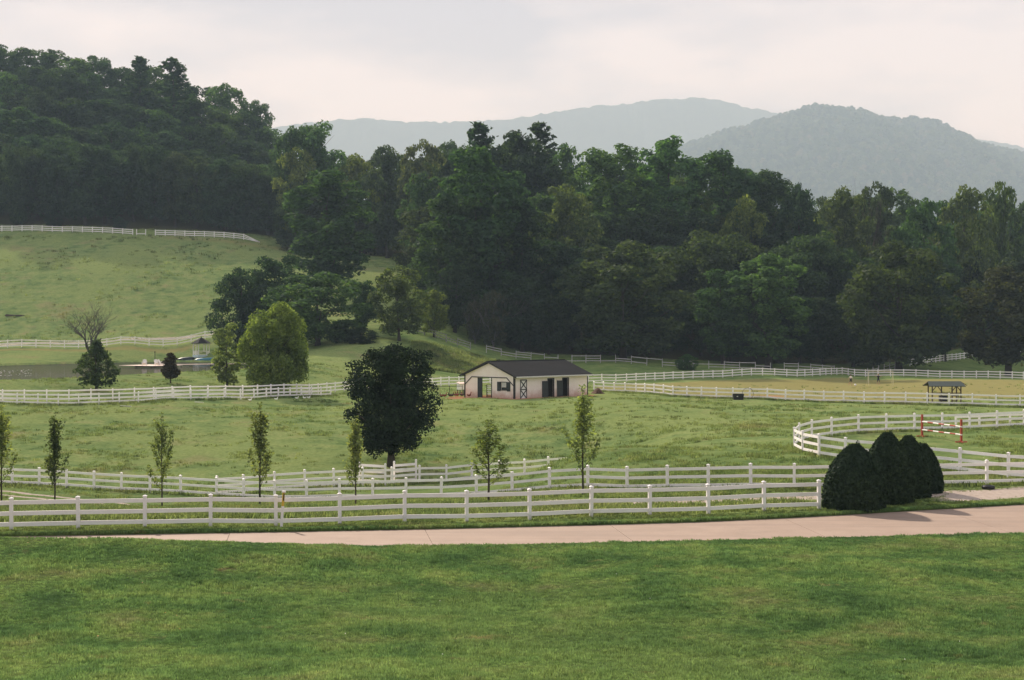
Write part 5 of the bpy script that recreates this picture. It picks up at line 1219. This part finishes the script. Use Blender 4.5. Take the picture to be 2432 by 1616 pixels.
# ------------------------------------------------------------------ far hills
def ridge(name, D, depth, prof, px0, px1, mat, cell, amp, seed, cols=240, rows=60):
    """a hill whose crest follows prof (photo px, py) at distance D, falling to the plain on both sides"""
    px = np.linspace(px0, px1, cols); v = np.linspace(-1, 1, rows)
    Y = D + depth * v[:, None] * np.ones(cols); X = (px[None] - CX) / FPX * D * np.ones((rows, 1))
    top = np.array([EYE - D * (float(interp(p, prof)) - HY) / FPX for p in px])
    sh = np.clip(1 - np.abs(v) ** 1.25, 0, 1)[:, None]
    Z = top[None] * sh + amp * vnoise(X/cell, Y/cell, seed) * (0.4 + 0.6*sh) + amp*2.2 * vnoise(X/(cell*6), Y/(cell*6), seed+1) * sh * (1 - sh**6)
    return grid_mesh(name, X, Y, Z, mat), X, Y, Z
def wood_mat():
    m, n, l, out = new_mat('far woodland'); g = n.new('ShaderNodeNewGeometry')
    c = ramp(n, l, noise(n, l, g.outputs['Position'], 0.02, 5, 0.7), [(0.35, (0.035, 0.055, 0.022)), (0.55, (0.058, 0.082, 0.028)), (0.7, (0.085, 0.09, 0.035))])
    d = n.new('ShaderNodeBsdfDiffuse'); l.new(c, d.inputs['Color']); l.new(d.outputs[0], out.inputs['Surface']); return m
M['far_wood'] = wood_mat()
MIDP_ = [(1200,520),(1450,420),(1560,365),(1640,335),(1700,315),(1760,300),(1830,275),(1880,258),(1920,250),(1980,251),(2030,258),(2070,276),(2110,279),(2160,272),(2190,282),(2240,305),(2300,334),(2360,350),(2432,370),(2520,398),(2700,450)]
MIDP = [(a, b + 15) for a, b in MIDP_]
me, mX, mY, mZ = ridge('hill', 5800, 2100, MIDP, 1250, 2900, M['far_wood'], 110, 12, 31)
tag(link('hill', me), kind='structure')
FARP = [(300,330),(560,305),(650,295),(720,285),(800,276),(880,274),(960,281),(1040,283),(1120,279),(1200,277),(1280,264),(1340,255),(1420,244),(1520,234),(1600,227),(1660,225),(1710,229),(1760,245),(1830,258),(1900,275),(2000,290),(2150,290),(2220,298),(2300,318),(2432,342),(2600,360)]
me, _, _, _ = ridge('mountain', 8900, 700, [(a, b+5) for a, b in FARP], 100, 2900, M['far_wood'], 30, 8, 41, 1100, 50)
tag(link('mountain', me), kind='structure')
def scatter(name, pts, scl, src_objs, mat_seed=0, align=None, kind='stuff', color=None):
    """one object: copies of small meshes on points, by geometry nodes"""
    me = bpy.data.meshes.new(name); me.vertices.add(len(pts)); me.vertices.foreach_set('co', np.asarray(pts, np.float32).ravel())
    a = me.attributes.new('sc', 'FLOAT', 'POINT'); a.data.foreach_set('value', np.asarray(scl, np.float32))
    rz = me.attributes.new('rot', 'FLOAT', 'POINT'); rz.data.foreach_set('value', (np.random.default_rng(len(pts)).random(len(pts))*6.283).astype(np.float32))
    o = link(name, me); tag(o, kind=kind)
    ng = bpy.data.node_groups.new(name, 'GeometryNodeTree'); ng.interface.new_socket('Geometry', in_out='INPUT', socket_type='NodeSocketGeometry'); ng.interface.new_socket('Geometry', in_out='OUTPUT', socket_type='NodeSocketGeometry')
    N, Lk = ng.nodes, ng.links; gi, go = N.new('NodeGroupInput'), N.new('NodeGroupOutput'); ip = N.new('GeometryNodeInstanceOnPoints'); gj = N.new('GeometryNodeJoinGeometry')
    for s_ in src_objs:
        # the source meshes live in the tree only as data
        oi = N.new('GeometryNodeObjectInfo'); oi.inputs['Object'].default_value = s_; oi.inputs['As Instance'].default_value = True; Lk.new(oi.outputs['Geometry'], gj.inputs[0])
    Lk.new(gj.outputs[0], ip.inputs['Instance']); ip.inputs['Pick Instance'].default_value = True
    na = N.new('GeometryNodeInputNamedAttribute'); na.data_type = 'FLOAT'; na.inputs['Name'].default_value = 'sc'; Lk.new(na.outputs['Attribute'], ip.inputs['Scale'])
    nr = N.new('GeometryNodeInputNamedAttribute'); nr.data_type = 'FLOAT'; nr.inputs['Name'].default_value = 'rot'
    cx = N.new('ShaderNodeCombineXYZ'); Lk.new(nr.outputs['Attribute'], cx.inputs['Z']); Lk.new(cx.outputs[0], ip.inputs['Rotation'])
    Lk.new(gi.outputs[0], ip.inputs['Points']); Lk.new(ip.outputs['Instances'], go.inputs[0])
    md = o.modifiers.new('scatter', 'NODES'); md.node_group = ng
    if color: o.color = (*color, 1)
    return o
def source(name, mesh):
    """a mesh kept out of the scene's collections, used only by the scatters"""
    return bpy.data.objects.new(name, mesh)

def blob(seed):
    return puff_crown('crown', seed, 2, 12, 5.2, pr_round, 18, 34, 1.7, M['far_leaf'], puff=(0.3, 0.48), inner=0.2)
def far_leaf():
    m, n, l, out = new_mat('far leaf'); oi = n.new('ShaderNodeObjectInfo')
    c = ramp(n, l, oi.outputs['Random'], [(0, (0.045, 0.080, 0.034)), (0.5, (0.095, 0.145, 0.050)), (0.85, (0.140, 0.180, 0.062)), (1, (0.19, 0.18, 0.08))])
    d = n.new('ShaderNodeBsdfDiffuse'); l.new(c, d.inputs['Color']); t = n.new('ShaderNodeBsdfTranslucent'); l.new(c, t.inputs['Color'])
    ms = n.new('ShaderNodeMixShader'); ms.inputs[0].default_value = 0.3; l.new(d.outputs[0], ms.inputs[1]); l.new(t.outputs[0], ms.inputs[2]); l.new(ms.outputs[0], out.inputs['Surface']); return m
M['far_leaf'] = far_leaf()
blobs = [source('far_crown', blob(400+i)) for i in range(4)]
r = np.random.default_rng(77)
def on_grid(X, Y, Z, n, r):
    R_, Cc = X.shape; i = r.random(n)*(R_-1.001); j = r.random(n)*(Cc-1.001); a, b = i.astype(int), j.astype(int); fi, fj = i-a, j-b
    def s(G): return G[a, b]*(1-fi)*(1-fj) + G[a+1, b]*fi*(1-fj) + G[a, b+1]*(1-fi)*fj + G[a+1, b+1]*fi*fj
    return np.stack([s(X), s(Y), s(Z)], -1)
pts = on_grid(mX[:36], mY[:36], mZ[:36], 17000, r); pts[:, 2] -= 6
tag(scatter('hill_forest', pts, r.uniform(1.5, 2.9, len(pts)), blobs), 'hazy forest covering the round hill behind the wood', 'forest')
n = 1500; D = r.uniform(520, 1150, n); s = r.uniform(0.10, 0.48, n); pts = np.stack([s*D, D, ground(s*D, D) - 1], -1)
tag(scatter('valley_forest', pts, r.uniform(1.2, 1.9, n), blobs), 'pale far trees in the valley between wood and hill', 'forest')

# ------------------------------------------------------------------ grass
def tuft(seed, h, w, n, mat):
    r = np.random.default_rng(seed); v = []; f = []
    for k in range(n):
        a = r.random()*6.283; x, y = r.normal()*w*.35, r.normal()*w*.35; hh = h*r.uniform(.55, 1.1); ln = r.uniform(.1, .6)*hh; bw = hh*.10 + .004
        dx, dy = math.cos(a), math.sin(a); px_, py_ = -dy*bw, dx*bw; b = len(v)
        v += [(x-px_, y-py_, -.02), (x+px_, y+py_, -.02), (x+dx*ln*.4+px_*.7, y+dy*ln*.4+py_*.7, hh*.6), (x+dx*ln*.4-px_*.7, y+dy*ln*.4-py_*.7, hh*.6), (x+dx*ln, y+dy*ln, hh)]
        f += [(b, b+1, b+2, b+3), (b+3, b+2, b+4)]
    return np_mesh('tuft', np.array(v), f, mat)
lawn_t = [source('tuft', tuft(500+i, .085, .20, 16, M['blade_lawn'])) for i in range(4)]
mead_t = [source('tuft', tuft(520+i, .20, .34, 16, M['blade_meadow'])) for i in range(4)]
r = np.random.default_rng(99)
n = 105000; y = 23 + (56.5 - 23)*r.random(n)**0.95; x = (r.random(n)*2 - 1)*(y*0.375 + 2.5); ok = y < interp(x, NEAR) + 0.02; x, y = x[ok], y[ok]
sc_ = r.uniform(.6, 1.25, len(x)) * (0.8 + 0.5*np.clip(vnoise(x/1.3, y/1.3, 21), -0.6, 1)); z = lawn_z(x, y)
tag(scatter('lawn_grass', np.stack([x, y, z], -1), np.clip(sc_, .35, 1.8), lawn_t), 'short mown grass of the sloping lawn in front', 'grass')
n = 150000; D = np.exp(r.uniform(math.log(55), math.log(215), n)); s = r.uniform(-.395, .395, n); x = s*D; sp = s*FPX + CX
at_ = terrain_attrs(x, D); bare = np.maximum(np.maximum(at_['gravel'], at_['soil']), at_['dry']*0.85)
clump = vnoise(x/2.2, D/2.2, 31) + 0.6*vnoise(x/7, D/7, 32)
ok = (D > interp(x, FAR) + 0.02) & (r.random(n) > bare*1.15) & (r.random(n) < np.where(D < 84, 0.9 + .5*clump, 0.16 + 0.42*clump))
okp = np.ones(n, bool); q = (D > 150) & (x < 0); okp[q] = pond_sd(x[q], D[q]) < -0.3; ok &= okp
bl = (x - BARN_N.x)*math.cos(BARN_A) + (D - BARN_N.y)*math.sin(BARN_A); bw_ = -(x - BARN_N.x)*math.sin(BARN_A) + (D - BARN_N.y)*math.cos(BARN_A)
ok &= ~((bl > -.3) & (bl < BL+.3) & (bw_ > -.3) & (bw_ < BW+.3))
x, D, sp, clump = x[ok], D[ok], sp[ok], clump[ok]; far_d = D - interp(x, FAR)
sc_ = r.uniform(.5, 1.1, len(x)) * np.where(far_d < 2.6, .5, 1.0) * (1 + .35*np.clip(clump, 0, 1))
tall = (far_d > 3.2) & (D < 69) & (sp < 1900); sc_ = np.where(tall, sc_*1.7, sc_); sc_ = np.where(poly_dist(x, D, LANE) < 2.6, sc_*.35, sc_)
tag(scatter('meadow_grass', np.stack([x, D, ground(x, D)], -1), sc_, mead_t), 'pasture grass and tussocks of the valley meadow', 'grass')
# turf edge overhanging the drive
n = 9000; x = r.uniform(-24, 28, n); e = interp(x, FAR) + r.random(n)*.25
tag(scatter('verge_grass', np.stack([x, e, np.full(n, .0)], -1), r.uniform(.35, .6, n), [source('tuft', tuft(540+i, .2, .34, 16, M['blade_lawn'])) for i in range(2)]), 'green turf edge overhanging the far side of the drive', 'grass')
# unmown strip at the foot of the fences
edge = []
for line, dens, wid in ((F_, 14, .22), (E1, 8, .2), (pd(*B_), 7, .25), (pd(*C_), 8, .25), (pd(*L_), 7, .22)):
    for (xa, ya), (xb, yb) in zip(line[:-1], line[1:]):
        m_ = int(dens * math.hypot(xb-xa, yb-ya)); t = r.random(m_)
        edge.append(np.stack([xa + (xb-xa)*t + r.normal(size=m_)*wid, ya + (yb-ya)*t + r.normal(size=m_)*wid - .1], -1))
edge = np.concatenate(edge)
tag(scatter('fence_line_grass', np.stack([edge[:, 0], edge[:, 1], ground(edge[:, 0], edge[:, 1])], -1), r.uniform(.6, 1.7, len(edge)), mead_t), 'uncut grass strip along the foot of the white fences', 'grass')
# fallen leaves and clover heads on the lawn
cb = MB(); cb.lathe([(.004, .05), (.013, .06), (.015, .072), (.006, .082)], 6); lf = MB(); lf.add([(-.035, 0, .05), (0, -.022, .058), (.04, 0, .052), (0, .022, .06)], [(0, 1, 2, 3)])
n = 44; y = r.uniform(26, 51, n); x = (r.random(n)*2 - 1)*(y*.37); ok = y < interp(x, NEAR) - .3; x, y = x[ok], y[ok]
tag(scatter('lawn_clover', np.stack([x, y, lawn_z(x, y)], -1), r.uniform(.6, 1.0, len(x)), [source('clover', cb.mesh('clover', M['duck'])), source('fallen_leaf', lf.mesh('fallen_leaf', M['stain_wood'])), source('fallen_leaf', lf.mesh('fallen_leaf', M['orange']))]), 'scattered clover heads and fallen leaves on the lawn', 'clover')
# weeds and tussocks on the hill meadow and rough banks
n = 5200; D = r.uniform(296, 400, n); s = r.uniform(-.40, -.05, n); x = s*D; cl_ = vnoise(x/8, D/8, 51); ok = (cl_ > 0.05) & (r.random(n) < .5); x, D = x[ok], D[ok]
tag(scatter('hill_grass', np.stack([x, D, ground(x, D)], -1), r.uniform(1.2, 3.6, len(x)), mead_t), 'rough tussocks on the steep hill meadow', 'grass')
n = 9000; D = r.uniform(224, 249, n); s = (r.uniform(985, 1235, n) - CX)/FPX; x = s*D; ok = vnoise(x/3, D/3, 61) > -.25; x, D = x[ok], D[ok]
tag(scatter('bank_grass', np.stack([x, D, ground(x, D)], -1), r.uniform(1.4, 3.4, len(x)), mead_t), 'long unmown grass on the bank left of the barn', 'grass')
# fallen petals floating at the left end of the pond
n = 60; D = r.uniform(190, 222, n); s = (r.uniform(-20, 80, n) - CX)/FPX
fl = MB(); fl.lathe([(.05, 0), (.16, .04), (.18, .09), (.05, .10)], 6)
tag(scatter('water_lilies', np.stack([s*D, D, np.full(n, WATER_Z)], -1), r.uniform(.35, .8, n), [source('lily', fl.mesh('lily', M['duck']))]), 'white water lilies floating at the left of the pond', 'water lilies')

# ------------------------------------------------------------------ haze: closed box of air around everything
mb = MB(); mb.box(-7800, 7800, -300, 9700, -8, 1560); hz = mb.build('haze', [])
m, nn, ll, out = new_mat('haze air'); v = nn.new('ShaderNodeVolumePrincipled')
v.inputs['Color'].default_value = (0.60, 0.82, 1.0, 1); v.inputs['Absorption Color'].default_value = (1, 1, 1, 1); v.inputs['Density'].default_value = 0.00016; v.inputs['Anisotropy'].default_value = 0.0
ll.new(v.outputs[0], out.inputs['Volume']); hz.data.materials.append(m); tag(hz, kind='stuff')
